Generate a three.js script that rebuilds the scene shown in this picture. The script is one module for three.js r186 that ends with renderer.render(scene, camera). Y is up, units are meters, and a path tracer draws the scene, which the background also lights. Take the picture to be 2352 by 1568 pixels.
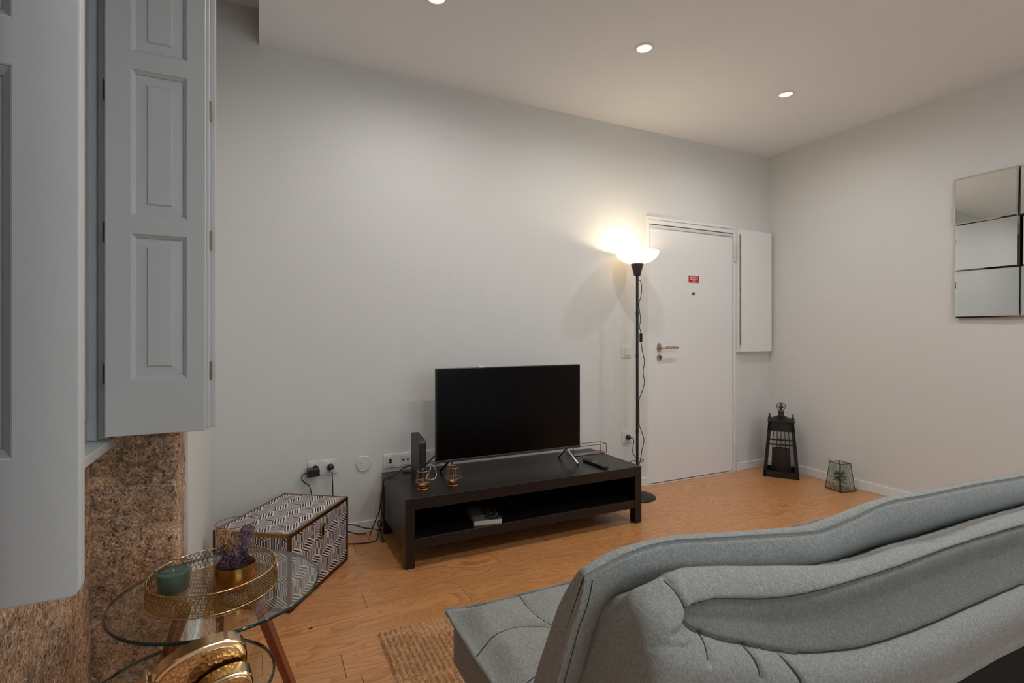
import * as THREE from 'three';
import { RoundedBoxGeometry } from 'three/addons/geometries/RoundedBoxGeometry.js';
import { mergeGeometries } from 'three/addons/utils/BufferGeometryUtils.js';

// ---------------------------------------------------------------- camera, sky, exposure
const scene = new THREE.Scene();
const camera = new THREE.PerspectiveCamera(2 * Math.atan(784 / 1184) * 180 / Math.PI, 1.5, 0.05, 60);
const YAW = 25.94 * Math.PI / 180;
camera.position.set(0, 1.18, 0);
camera.lookAt(Math.sin(YAW), 1.18, -Math.cos(YAW));
camera.setViewOffset(2352, 1568, 0, 19, 2352, 1568);
scene.add(camera);
const renderer = new THREE.WebGLRenderer({ antialias: true });
renderer.toneMapping = THREE.LinearToneMapping;
renderer.toneMappingExposure = 0.395;
renderer.shadowMap.enabled = true;
scene.background = new THREE.Color().setRGB(0.72, 0.88, 1.0);   // even overcast sky
scene.backgroundIntensity = 10.5;

const DOWNLIGHT = { power: 6.3, color: [1.0, 0.99, 0.98] };      // ceiling spots, candela each
const LAMP = { power: 1.2, color: [1.0, 0.82, 0.58] };           // floor lamp bulb

// ---------------------------------------------------------------- room measures (metres)
const ZT = -3.14, XR = 4.08, XL = -0.225, ZB = 2.4, HC = 2.75, HSLOT = 2.95, XSLOT = -0.01;
const NZ0 = -1.90, NZ1 = -0.65, XPAR = -0.448;                   // window niche and parapet

// ---------------------------------------------------------------- helpers
const V = (x, y, z) => new THREE.Vector3(x, y, z);
function rng(seed) { let a = seed >>> 0; return () => { a = (a + 0x6D2B79F5) >>> 0; let t = a; t = Math.imul(t ^ (t >>> 15), t | 1); t ^= t + Math.imul(t ^ (t >>> 7), t | 61); return ((t ^ (t >>> 14)) >>> 0) / 4294967296; }; }
const rand = rng(7);
const clamp = (v, a, b) => Math.min(b, Math.max(a, v));
const mix = (a, b, t) => a + (b - a) * t;
const sstep = (a, b, v) => { const t = clamp((v - a) / (b - a), 0, 1); return t * t * (3 - 2 * t); };
function hash2(x, y, s) { let h = Math.imul(x, 374761393) + Math.imul(y, 668265263) + Math.imul(s, 2147483647); h = Math.imul(h ^ (h >>> 13), 1274126177); return ((h ^ (h >>> 16)) >>> 0) / 4294967296; }
function vnoise(x, y, px, py, s = 1) {           // value noise, tiles after px, py cells
  const xi = Math.floor(x), yi = Math.floor(y), fx = x - xi, fy = y - yi, u = fx * fx * (3 - 2 * fx), v = fy * fy * (3 - 2 * fy);
  const m = (a, n) => n ? ((a % n) + n) % n : a;
  const x0 = m(xi, px), x1 = m(xi + 1, px), y0 = m(yi, py), y1 = m(yi + 1, py);
  return mix(mix(hash2(x0, y0, s), hash2(x1, y0, s), u), mix(hash2(x0, y1, s), hash2(x1, y1, s), u), v);
}
function fbm(x, y, px, py, s, oct = 4) { let a = 0, w = 0.5, t = 0; for (let i = 0; i < oct; i++) { a += w * vnoise(x, y, px, py, s + i); t += w; w *= 0.5; x *= 2; y *= 2; px *= 2; py *= 2; } return a / t; }
function tex(w, h, f, srgb = true) {             // f(u, v) -> [r, g, b] in 0..1
  const d = new Uint8Array(w * h * 4);
  for (let j = 0; j < h; j++) for (let i = 0; i < w; i++) { const c = f((i + 0.5) / w, (j + 0.5) / h), k = (j * w + i) * 4; d[k] = clamp(c[0], 0, 1) * 255; d[k + 1] = clamp(c[1], 0, 1) * 255; d[k + 2] = clamp(c[2], 0, 1) * 255; d[k + 3] = 255; }
  const t = new THREE.DataTexture(d, w, h); t.magFilter = THREE.LinearFilter; t.minFilter = THREE.LinearMipmapLinearFilter; t.generateMipmaps = true; t.wrapS = t.wrapT = THREE.RepeatWrapping;
  if (srgb) t.colorSpace = THREE.SRGBColorSpace; t.needsUpdate = true; return t;
}
const gray = (f) => (u, v) => { const g = f(u, v); return [g, g, g]; };
const rgb = (r, g, b) => new THREE.Color(r / 255, g / 255, b / 255).convertSRGBToLinear();
function mat(color, roughness = 0.6, extra = {}) { return new THREE.MeshPhysicalMaterial({ color, roughness, metalness: 0, ...extra }); }

const taken = {};
function numbered(n) { taken[n] = (taken[n] ?? -1) + 1; return taken[n] ? n + '_' + String(taken[n]).padStart(3, '0') : n; }
function shadows(m) { m.castShadow = true; m.receiveShadow = true; return m; }
function part(name, geo, m, parent) { const o = shadows(new THREE.Mesh(geo, m)); o.name = name; parent.add(o); return o; }
function thing(name, label, category, [x, y, z] = [0, 0, 0], turn = 0, group) {
  const o = new THREE.Group(); o.name = numbered(name); o.position.set(x, y, z); o.rotation.y = turn;
  o.userData = { label, category }; if (group) o.userData.group = group; scene.add(o); return o;
}
function single(name, geo, m, label, category, pos = [0, 0, 0], turn = 0, group) {
  const o = shadows(new THREE.Mesh(geo, m)); o.name = numbered(name); o.position.set(...pos); o.rotation.y = turn;
  o.userData = { label, category }; if (group) o.userData.group = group; scene.add(o); return o;
}
function struct(name, geo, m, label, category) { const o = geo ? shadows(new THREE.Mesh(geo, m)) : new THREE.Group(); o.name = name; o.userData = { kind: 'structure', label, category }; scene.add(o); return o; }
// geometry builders
function uvMetres(g, sx = 1, sy = sx, ox = 0, oy = 0) {          // box projection, uv in metres
  g = g.index ? g.toNonIndexed() : g; const p = g.attributes.position, n = g.attributes.normal, uv = new Float32Array(p.count * 2);
  for (let i = 0; i < p.count; i++) { const ax = Math.abs(n.getX(i)), ay = Math.abs(n.getY(i)), az = Math.abs(n.getZ(i)); let u, v;
    if (ay >= ax && ay >= az) { u = p.getX(i); v = p.getZ(i); } else if (ax >= az) { u = p.getZ(i); v = p.getY(i); } else { u = p.getX(i); v = p.getY(i); }
    uv[2 * i] = u / sx + ox; uv[2 * i + 1] = v / sy + oy; }
  g.setAttribute('uv', new THREE.BufferAttribute(uv, 2)); return g;
}
function bx(x0, x1, y0, y1, z0, z1, r = 0) {                     // box by its limits, rounded edges when r > 0
  const w = x1 - x0, h = y1 - y0, d = z1 - z0, g = r ? new RoundedBoxGeometry(w, h, d, 2, Math.min(r, w / 2.01, h / 2.01, d / 2.01)) : new THREE.BoxGeometry(w, h, d);
  g.translate((x0 + x1) / 2, (y0 + y1) / 2, (z0 + z1) / 2); return g;
}
function merge(list) { return mergeGeometries(list.map((g) => { const k = g.index ? g.toNonIndexed() : g; for (const a of Object.keys(k.attributes)) if (!['position', 'normal', 'uv'].includes(a)) k.deleteAttribute(a); return k; })); }
function rod(a, b, r, seg = 5, r2 = r) {
  const d = V().subVectors(b, a), g = new THREE.CylinderGeometry(r2, r, d.length(), seg, 1);
  g.applyQuaternion(new THREE.Quaternion().setFromUnitVectors(V(0, 1, 0), d.clone().normalize())); g.translate((a.x + b.x) / 2, (a.y + b.y) / 2, (a.z + b.z) / 2); return g;
}
function tube(pts, r, seg = 40, rad = 6, closed = false) { return new THREE.TubeGeometry(new THREE.CatmullRomCurve3(pts.map((p) => p.isVector3 ? p : V(...p)), closed, 'centripetal'), seg, r, rad, closed); }
function polyTube(pts, r, seg = 5, closed = false) { const l = []; for (let i = 0; i + 1 < pts.length + (closed ? 1 : 0); i++) { l.push(rod(pts[i], pts[(i + 1) % pts.length], r, seg)); } for (const p of pts) l.push(new THREE.SphereGeometry(r, 6, 4).translate(p.x, p.y, p.z)); return merge(l); }
function lathe(pts, seg = 40) { return new THREE.LatheGeometry(pts.map(([x, y]) => new THREE.Vector2(x, y)), seg); }
function extr(shape, depth, bevel = 0, curve = 12) { return new THREE.ExtrudeGeometry(shape, { depth: depth - 2 * bevel, bevelEnabled: bevel > 0, bevelSize: bevel, bevelThickness: bevel, bevelOffset: -bevel, bevelSegments: 2, curveSegments: curve }).translate(0, 0, bevel); }
function rectShape(x0, x1, y0, y1) { const s = new THREE.Shape(); s.moveTo(x0, y0); s.lineTo(x1, y0); s.lineTo(x1, y1); s.lineTo(x0, y1); s.closePath(); return s; }
function grid(nu, nv, f) {                                       // f(i/nu, j/nv) -> Vector3 ; uv from third value
  const pos = [], uv = [], idx = [];
  for (let j = 0; j <= nv; j++) for (let i = 0; i <= nu; i++) { const p = f(i / nu, j / nv); pos.push(p.x, p.y, p.z); uv.push(p.u ?? i / nu, p.v ?? j / nv); }
  for (let j = 0; j < nv; j++) for (let i = 0; i < nu; i++) { const a = j * (nu + 1) + i, b = a + 1, c = a + nu + 1, d = c + 1; idx.push(a, b, d, a, d, c); }
  const g = new THREE.BufferGeometry(); g.setAttribute('position', new THREE.Float32BufferAttribute(pos, 3)); g.setAttribute('uv', new THREE.Float32BufferAttribute(uv, 2)); g.setIndex(idx); g.computeVertexNormals(); return g;
}
function interp(tab, x, k) {                                     // smooth table lookup, tab rows [x, ...]
  const n = tab.length; if (x <= tab[0][0]) return tab[0][k]; if (x >= tab[n - 1][0]) return tab[n - 1][k];
  let i = 0; while (tab[i + 1][0] < x) i++;
  const a = tab[i], b = tab[i + 1], h = b[0] - a[0], t = (x - a[0]) / h;
  const sl = (j) => { const p = tab[Math.max(0, j - 1)], q = tab[Math.min(n - 1, j + 1)]; return (q[k] - p[k]) / (q[0] - p[0]); };
  const m0 = sl(i) * h, m1 = sl(i + 1) * h, t2 = t * t, t3 = t2 * t;
  return (2 * t3 - 3 * t2 + 1) * a[k] + (t3 - 2 * t2 + t) * m0 + (-2 * t3 + 3 * t2) * b[k] + (t3 - t2) * m1;
}
function distPoly(x, y, pts, closed) { let best = 1e9; const n = pts.length; for (let i = 0; i + 1 < n + (closed ? 1 : 0); i++) { const a = pts[i], b = pts[(i + 1) % n], dx = b[0] - a[0], dy = b[1] - a[1], t = clamp(((x - a[0]) * dx + (y - a[1]) * dy) / (dx * dx + dy * dy + 1e-12), 0, 1), ex = x - a[0] - t * dx, ey = y - a[1] - t * dy, d = ex * ex + ey * ey; if (d < best) best = d; } return Math.sqrt(best); }
function inPoly(x, y, pts) { let c = false; for (let i = 0, j = pts.length - 1; i < pts.length; j = i++) { const [xi, yi] = pts[i], [xj, yj] = pts[j]; if ((yi > y) !== (yj > y) && x < (xj - xi) * (y - yi) / (yj - yi) + xi) c = !c; } return c; }

// ---------------------------------------------------------------- materials
const wallBump = tex(512, 512, gray((u, v) => fbm(u * 24, v * 24, 24, 24, 3, 4)), false);
const M = {};
function bump(t, rx, ry, s) { const c = t.clone(); c.repeat.set(rx, ry); c.needsUpdate = true; return { bumpMap: c, bumpScale: s }; }
M.wall = mat(rgb(213, 211, 205), 0.85, bump(wallBump, 1.6, 1.6, 0.0007));
M.ceil = mat(rgb(234, 235, 237), 0.9, bump(wallBump, 1.2, 1.2, 0.0005));
M.trim = mat(rgb(225, 224, 220), 0.45);
M.door = mat(rgb(228, 226, 222), 0.5);
M.paint = mat(rgb(192, 192, 190), 0.42);
M.plastic = mat(rgb(214, 212, 206), 0.35);
M.dark = mat(rgb(8, 8, 8), 0.6);
M.blackPlastic = mat(rgb(30, 28, 28), 0.4);
M.cable = mat(rgb(26, 24, 23), 0.5);
M.steel = mat(rgb(178, 168, 152), 0.28, { metalness: 1 });
M.chrome = mat(rgb(200, 198, 194), 0.12, { metalness: 1 });
M.gold = mat(rgb(226, 198, 154), 0.16, { metalness: 1 });
M.goldPot = mat(rgb(201, 152, 84), 0.25, { metalness: 1 });
M.brass = mat(rgb(150, 112, 62), 0.35, { metalness: 1 });
M.darkBrass = mat(rgb(92, 66, 42), 0.45, { metalness: 0.9 });
M.copper = mat(rgb(204, 154, 110), 0.25, { metalness: 1 });
M.hinge = mat(rgb(120, 108, 92), 0.4, { metalness: 0.9 });
M.hingeDark = mat(rgb(58, 46, 42), 0.5, { metalness: 0.6 });
M.black = mat(rgb(24, 22, 22), 0.5);
const laminate = tex(512, 512, gray((u, v) => 0.5 + 0.5 * (fbm(u * 6, v * 90, 6, 90, 5, 3) - 0.5)), false);
M.stand = mat(rgb(26, 21, 20), 0.35, { bumpMap: laminate, bumpScale: 0.0003 });
M.screen = mat(rgb(5, 4, 5), 0.2, { specularIntensity: 0.45 });
M.bezel = mat(rgb(18, 18, 18), 0.35);
M.alu = mat(rgb(110, 108, 106), 0.3, { metalness: 1 });
M.glass = mat(new THREE.Color(1, 1, 1), 0.02, { transmission: 1, thickness: 0, ior: 1.5 });
M.thinGlass = mat(new THREE.Color(1, 1, 1), 0.02, { transmission: 1, thickness: 0, ior: 1.28 });
M.tableGlass = mat(new THREE.Color().setRGB(0.86, 0.93, 0.90), 0.02, { transmission: 1, thickness: 0, ior: 2.1 });
M.glassEdge = mat(rgb(34, 62, 64), 0.08, { transmission: 0.45, thickness: 0 });
M.glassRim = mat(rgb(120, 128, 122), 0.08, { transmission: 0.6, thickness: 0 });
M.mirror = mat(rgb(222, 226, 224), 0.02, { metalness: 1 });
M.mirrorEdge = mat(rgb(70, 74, 72), 0.15, { metalness: 0.7 });

// oak laminate
const woodTex = tex(2048, 1024, (u, v) => {
  const x = u * 2.6, y = v * 1.16;
  const warp = fbm(u * 5, v * 10, 5, 10, 11, 4), warp2 = fbm(u * 14, v * 40, 14, 40, 19, 3);
  const t = y * 24 + warp * 9 + warp2 * 0.7, f = t - Math.floor(t), ring = Math.pow(f, 2.2) * (1 - sstep(0.93, 1, f));
  const band = fbm(u * 3, v * 8, 3, 8, 23, 3), pore = vnoise(u * 260, v * 900, 260, 900, 31), pore2 = vnoise(u * 60, v * 500, 60, 500, 37);
  let k = 0.62 * ring * (0.45 + band) + 0.16 * (pore2 - 0.5) + (pore > 0.80 ? 0.14 : 0);
  k = clamp(k, 0, 1); const tone = 0.96 + 0.10 * (band - 0.5);
  return [mix(220, 162, k) / 255 * tone, mix(156, 100, k) / 255 * tone, mix(97, 53, k) / 255 * tone];
});
const plankMats = [1, 0.97, 1.03, 0.99].map((k, i) => { const t = woodTex; return mat(new THREE.Color().setRGB(k * 0.93, k * 0.93 * (i === 1 ? 0.985 : 1), k * 0.93 * (i === 2 ? 1.02 : 1)), 0.30, { map: t, clearcoat: 0.25, clearcoatRoughness: 0.25 }); });
const legWood = tex(256, 512, (u, v) => { const t = u * 9 + fbm(u * 3, v * 2, 3, 2, 41, 3) * 5, f = t - Math.floor(t), k = clamp(0.5 * f * f + 0.25 * vnoise(u * 120, v * 14, 120, 14, 44), 0, 1); return [mix(150, 96, k) / 255, mix(80, 44, k) / 255, mix(46, 24, k) / 255]; });
M.legWood = mat(new THREE.Color(1, 1, 1), 0.4, { map: legWood });
// granite of the window reveal
const stoneCol = tex(1024, 1024, (u, v) => {
  const a = vnoise(u * 190, v * 190, 190, 190, 51), b = vnoise(u * 95, v * 95, 95, 95, 53), c = fbm(u * 6, v * 6, 6, 6, 57, 4), d = fbm(u * 46, v * 46, 46, 46, 59, 3);
  let k = 0.56 + 0.34 * (c - 0.5) + 0.30 * (d - 0.5) + 0.26 * (a - 0.5); if (b * 0.45 + a * 0.55 < 0.24) k *= 0.62; if (a > 0.90) k *= 1.15;
  const w = fbm(u * 9 + 3, v * 9, 9, 9, 61, 3);
  return [k * mix(206, 200, w) / 255 * 1.5, k * mix(172, 158, w) / 255 * 1.5, k * mix(142, 120, w) / 255 * 1.5];
});
const stoneBump = tex(1024, 1024, gray((u, v) => 0.55 * fbm(u * 60, v * 60, 60, 60, 63, 3) + 0.3 * vnoise(u * 200, v * 200, 200, 200, 67) + 0.15 * fbm(u * 12, v * 12, 12, 12, 69, 3)), false);
M.stone = mat(new THREE.Color(1, 1, 1), 0.9, { map: stoneCol, bumpMap: stoneBump, bumpScale: 0.006 });
// upholstery
const fabCol = tex(512, 512, (u, v) => { const a = vnoise(u * 170, v * 170, 170, 170, 71), b = fbm(u * 40, v * 40, 40, 40, 73, 3), c = vnoise(u * 256, v * 64, 256, 64, 75); const k = 0.86 + 0.20 * (a - 0.5) + 0.10 * (b - 0.5) + 0.10 * (c - 0.5); return [k * 172 / 255, k * 172 / 255, k * 166 / 255]; });
const fabBump = tex(512, 512, gray((u, v) => 0.5 + 0.25 * Math.sin(u * 2 * Math.PI * 128) * Math.sin(v * 2 * Math.PI * 128) + 0.5 * (vnoise(u * 180, v * 180, 180, 180, 77) - 0.5)), false);
M.fabric = mat(new THREE.Color(1, 1, 1), 0.95, { map: fabCol, bumpMap: fabBump, bumpScale: 0.0008, sheen: 0.25, sheenRoughness: 0.6, sheenColor: new THREE.Color(0.8, 0.82, 0.82) });
M.felt = mat(new THREE.Color().setRGB(0.66, 0.66, 0.65), 1.0, { map: fabCol, bumpMap: fabBump, bumpScale: 0.0012 });
M.thread = mat(rgb(70, 72, 70), 0.95);
M.sofaBase = mat(rgb(92, 86, 82), 0.95, { bumpMap: fabBump, bumpScale: 0.0008 });
// jute
const juteCol = tex(512, 512, (u, v) => { const a = vnoise(u * 150, v * 150, 150, 150, 81), b = fbm(u * 30, v * 30, 30, 30, 83, 3), k = 0.84 + 0.34 * (a - 0.5) + 0.26 * (b - 0.5); return [k * 220 / 255, k * 168 / 255, k * 118 / 255]; });
M.jute = mat(new THREE.Color(1, 1, 1), 0.95, { map: juteCol });

// ---------------------------------------------------------------- floor
{
  const floor = struct('floor', null, null, 'honey oak laminate floor of long planks', 'floor');
  part('underlay', bx(-0.75, XR + 0.15, -0.10, -0.012, ZT - 0.15, ZB + 0.15), M.dark, floor);
  const W = 0.1442, L = 1.285, known = { '5': 0.41, '4': 1.105, '6': 0.835, '8': 0.263, '1': 0.46 };
  const r2 = rng(21); let n = 0;
  for (let row = 0; ; row++) {
    const z0 = ZT + 0.01 + row * W, z1 = Math.min(z0 + W, ZB); if (z0 >= ZB - 0.01) break;
    let x = (known[row] ?? r2() * L) - 3 * L; const xmin = -0.6;
    for (; x < XR; x += L) {
      const a = Math.max(x, xmin), b = Math.min(x + L, XR); if (b - a < 0.02) continue;
      const g = bx(a + 0.0010, b - 0.0010, -0.012, 0, z0 + 0.0005, z1 - 0.0005, 0);
      const p = part('plank', uvMetres(g, 2.6, 1.16, r2(), r2()), plankMats[Math.floor(r2() * 4)], floor); p.name = n ? 'plank_' + String(n).padStart(3, '0') : 'plank'; n++;
    }
  }
}
// ---------------------------------------------------------------- walls and ceiling
const DX0 = 2.69, DX1 = 3.66, DH = 2.068;
{
  const s = new THREE.Shape(); const x0 = XL - 0.4, x1 = XR + 0.15;
  s.moveTo(x0, -0.1); s.lineTo(DX0, -0.1); s.lineTo(DX0, DH); s.lineTo(DX1, DH); s.lineTo(DX1, -0.1); s.lineTo(x1, -0.1); s.lineTo(x1, HSLOT + 0.1); s.lineTo(x0, HSLOT + 0.1); s.closePath();
  struct('wall_back', uvMetres(extr(s, 0.16).translate(0, 0, ZT - 0.16)), M.wall, 'long white plaster wall behind the television', 'wall');
  struct('wall_right', uvMetres(bx(XR, XR + 0.15, -0.1, HSLOT + 0.1, ZT, ZB + 0.15)), M.wall, 'white plaster wall carrying the tiled mirror', 'wall');
  // back wall with a tall window behind the camera
  const wb = new THREE.Shape(); wb.moveTo(XL - 0.4, -0.1); wb.lineTo(XR + 0.15, -0.1); wb.lineTo(XR + 0.15, HSLOT + 0.1); wb.lineTo(XL - 0.4, HSLOT + 0.1); wb.closePath();
  const wx0 = 0.3, wx1 = 2.9, wy0 = 0.95, wy1 = 2.5, wm = (wx0 + wx1) / 2;
  const hole = new THREE.Path(); hole.moveTo(wx0, wy0); hole.lineTo(wx0, wy1); hole.lineTo(wx1, wy1); hole.lineTo(wx1, wy0); hole.closePath(); wb.holes.push(hole);
  struct('wall_front', uvMetres(extr(wb, 0.2).translate(0, 0, ZB)), M.wall, 'white plaster wall with wide window', 'wall');
  const w2 = struct('window_2', null, null, 'wide white framed window opposite the television wall', 'window');
  const zf0 = ZB + 0.04, zf1 = ZB + 0.10;
  part('window_frame', merge([bx(wx0, wx0 + 0.06, wy0, wy1, zf0, zf1), bx(wx1 - 0.06, wx1, wy0, wy1, zf0, zf1), bx(wx0 + 0.06, wx1 - 0.06, wy0, wy0 + 0.06, zf0, zf1), bx(wx0 + 0.06, wx1 - 0.06, wy1 - 0.06, wy1, zf0, zf1), bx(wm - 0.04, wm + 0.04, wy0 + 0.06, wy1 - 0.06, zf0, zf1)]), M.trim, w2);
  for (const [pa, pb] of [[wx0 + 0.06, wm - 0.04], [wm + 0.04, wx1 - 0.06]]) part('pane', bx(pa, pb, wy0 + 0.06, wy1 - 0.06, ZB + 0.066, ZB + 0.07), M.glass, w2);
  // left wall: plaster beyond the niche and before it, plaster above the niche
  const wl = struct('wall_left', null, null, 'thick white plaster wall around the window niche', 'wall');
  part('plaster', uvMetres(merge([bx(XL - 0.4, XL, -0.1, HSLOT + 0.1, ZT, NZ0 - 0.165), bx(XL - 0.4, XL, -0.1, HSLOT + 0.1, NZ1, ZB), bx(XL - 0.4, XL, 2.62, HSLOT + 0.1, NZ0 - 0.165, NZ1), bx(XL - 0.4, XL - 0.035, -0.1, 2.62, NZ0 - 0.165, NZ0 - 0.02)])), M.wall, wl);
  // rough granite: reveal face, its front edge, parapet below the sill
  const rough = (x, y, z, s) => 0.006 * (fbm(x * 30, y * 30 + z * 30, 4096, 4096, 91 + s, 3) - 0.5) + 0.012 * (fbm(x * 7 + z * 7, y * 7, 4096, 4096, 95 + s, 2) - 0.5);
  const prof = (t, y) => {                        // parapet -> reveal -> rounded arris -> front edge
    const rr = 0.012; const A = XPAR, B = -0.233, z0 = NZ0, z1 = NZ0 - 0.17;
    const l1 = B - A - rr, l2 = rr * Math.PI / 2, l3 = z0 - rr - z1, L = l1 + l2 + l3; let d = t * L, x, z, nx, nz;
    if (d < l1) { x = A + d; z = z0; nx = 0; nz = 1; } else if (d < l1 + l2) { const a = (d - l1) / rr; x = B - rr + rr * Math.sin(a); z = z0 - rr + rr * Math.cos(a); nx = Math.sin(a); nz = Math.cos(a); } else { x = B; z = z0 - rr - (d - l1 - l2); nx = 1; nz = 0; }
    const k = rough(x, y, z, 0) + (nx > 0.2 && nz > 0.2 ? 0.012 * (fbm(y * 40, 3, 4096, 4096, 99, 3) - 0.62) : 0); const p = V(x + nx * k, y, z + nz * k); p.u = d / 0.8; p.v = y / 0.8; return p;
  };
  part('stone_reveal', grid(70, 420, (u, v) => prof(u, -0.01 + v * 2.63)), M.stone, wl);
  part('stone_parapet', grid(150, 110, (u, v) => { const z = mix(NZ1, NZ0, u), y = -0.01 + v * 0.86; const p = V(XPAR + rough(z, y, 1, 3), y, z); p.u = z / 0.8 + 0.37; p.v = y / 0.8; return p; }), M.stone, wl);
  part('stone_core', bx(XL - 0.4, XPAR - 0.02, -0.1, 0.845, NZ0 - 0.02, NZ1), M.stone, wl);
  part('stone_reveal', uvMetres(bx(XPAR - 0.02, XL - 0.01, -0.01, 2.62, NZ1 - 0.004, NZ1 + 0.02), 0.8), M.stone, wl);
  // ceiling: lowered panel, shadow slot along the window wall
  const c = struct('ceiling', null, null, 'flat white lowered ceiling with a slot along the window wall', 'ceiling');
  part('lowered_ceiling', uvMetres(bx(XSLOT, XR, HC, HC + 0.06, ZT, ZB)), M.ceil, c);
  part('slab', uvMetres(bx(XL - 0.4, XR + 0.15, HSLOT, HSLOT + 0.15, ZT - 0.16, ZB + 0.2)), M.ceil, c);
}
// baseboards
{
  const bb = (x0, x1, z0, z1) => bx(x0, x1, 0, 0.067, z0, z1, 0.003);
  struct('baseboard_back', merge([bb(XL, DX0 - 0.004, ZT, ZT + 0.013), bb(DX1 + 0.004, XR, ZT, ZT + 0.013)]), M.trim, 'low white baseboard along the television wall', 'baseboard');
  struct('baseboard_right', bb(XR - 0.013, XR, ZT + 0.013, ZB), M.trim, 'low white baseboard along the mirror wall', 'baseboard');
  struct('baseboard_left', merge([bb(XL, XL + 0.013, ZT + 0.013, NZ0 - 0.17), bb(XL, XL + 0.013, NZ1, ZB)]), M.trim, 'low white baseboard along the window wall', 'baseboard');
}
// niche window: frame, panes, sill, added panel outside to keep the sky out
{
  const w = struct('window_1', null, null, 'white framed window set deep in the granite niche', 'window');
  const xf = -0.50, y0 = 0.871, y1 = 2.60, zc = (NZ0 + NZ1) / 2;
  part('window_frame', merge([bx(xf, -0.425, y0, y1, NZ0 + 0.004, NZ0 + 0.05, 0.004), bx(xf, -0.400, y0, y1, NZ0 + 0.004, NZ0 + 0.030, 0.003), bx(xf, -0.445, y0, y1, NZ1 - 0.06, NZ1 - 0.004, 0.004), bx(xf, -0.445, y1, 2.62, NZ0, NZ1 - 0.004), bx(xf, -0.445, y0, y0 + 0.06, NZ0 + 0.055, NZ1 - 0.06, 0.004)]), M.paint, w);
  for (const [a, b] of [[NZ0 + 0.06, zc - 0.003], [zc + 0.003, NZ1 - 0.065]]) {
    const f = part('casement', merge([bx(xf + 0.008, -0.44, y0 + 0.062, y1 - 0.004, a, a + 0.06, 0.004), bx(xf + 0.008, -0.44, y0 + 0.062, y1 - 0.004, b - 0.06, b, 0.004), bx(xf + 0.008, -0.44, y0 + 0.062, y0 + 0.13, a + 0.06, b - 0.06, 0.004), bx(xf + 0.008, -0.44, y1 - 0.07, y1 - 0.004, a + 0.06, b - 0.06, 0.004)]), M.paint, w);
    part('pane', bx(-0.474, -0.470, y0 + 0.13, y1 - 0.07, a + 0.06, b - 0.06), M.glass, f);
  }
  part('window_sill', bx(XPAR - 0.05, -0.3915, 0.845, 0.871, NZ0 + 0.012, NZ1 - 0.006, 0.003), M.paint, w);
  part('sky_blocker', bx(-0.60, -0.585, 0.845, 2.62, NZ0 - 0.05, NZ1 + 0.05), mat(rgb(70, 66, 62), 0.7), w);  // added unseen panel behind the panes, stops sky light entering the niche
}
// ---------------------------------------------------------------- folding shutters
function leaf(root, w, y0, y1, thick, sl = 0.062, sr = 0.050, cr = 0) {           // panelled leaf, x 0..w, front face at z = 0, back at -thick
  const pan = [[1.048, 1.464], [1.518, 1.935], [1.989, 2.405]];
  const s = rectShape(0, w, y0, y1); if (cr) { s.curves.length = 0; s.currentPoint.set(0, y0); s.moveTo(0, y0); s.lineTo(w - cr, y0); s.quadraticCurveTo(w, y0, w, y0 + cr); s.lineTo(w, y1); s.lineTo(0, y1); s.lineTo(0, y0); }
  for (const [a, b] of pan) { const h = new THREE.Path(); h.moveTo(sl, a); h.lineTo(sl, b); h.lineTo(w - sr, b); h.lineTo(w - sr, a); h.closePath(); s.holes.push(h); }
  const lf = part('leaf', extr(s, thick, 0.0025).translate(0, 0, -thick), M.paint, root);
  for (const [a, b] of pan) {
    const x0 = sl, x1 = w - sr, md = 0.008;
    const frus = (xa, xb, ya, yb, za, xc, xd, yc, yd, zb) => { // sloped ring between two rectangles
      const P = [[xa, ya, za], [xb, ya, za], [xb, yb, za], [xa, yb, za]], Q = [[xc, yc, zb], [xd, yc, zb], [xd, yd, zb], [xc, yd, zb]], pos = [];
      for (let i = 0; i < 4; i++) { const j = (i + 1) % 4; pos.push(...P[i], ...P[j], ...Q[j], ...P[i], ...Q[j], ...Q[i]); }
      const g = new THREE.BufferGeometry(); g.setAttribute('position', new THREE.Float32BufferAttribute(pos, 3)); g.setAttribute('uv', new THREE.Float32BufferAttribute(new Float32Array(pos.length / 3 * 2), 2)); g.computeVertexNormals(); return g; };
    const fi = 0.034, fv = 0.034;
    const pl = part('panel', merge([frus(x0, x1, a, b, -0.0025, x0 + md, x1 - md, a + md, b - md, -0.009), frus(x0 + md, x1 - md, a + md, b - md, -0.0125, x0 + fi, x1 - fi, a + fv, b - fv, -0.0105), frus(x0 + fi, x1 - fi, a + fv, b - fv, -0.0105, x0 + fi + 0.004, x1 - fi - 0.004, a + fv + 0.004, b - fv - 0.004, -0.006),
      bx(x0 + fi + 0.004, x1 - fi - 0.004, a + fv + 0.004, b - fv - 0.004, -0.0065, -0.006), frus(x0 + md, x1 - md, a + md, b - md, -0.009, x0 + md, x1 - md, a + md, b - md, -0.0125), bx(x0, x1, a, b, -thick + 0.002, -0.0135)]), M.paint, lf);
    void pl;
  }
  return lf;
}
const leafHinge = (root, x, y, z, sx, sz, m) => part('hinge', merge([bx(x - sx, x + sx, y - 0.028, y + 0.028, z - sz, z + sz, 0.0015), rod(V(x + sx, y - 0.03, z), V(x + sx, y + 0.03, z), 0.0035, 8)]), m, root);
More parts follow.
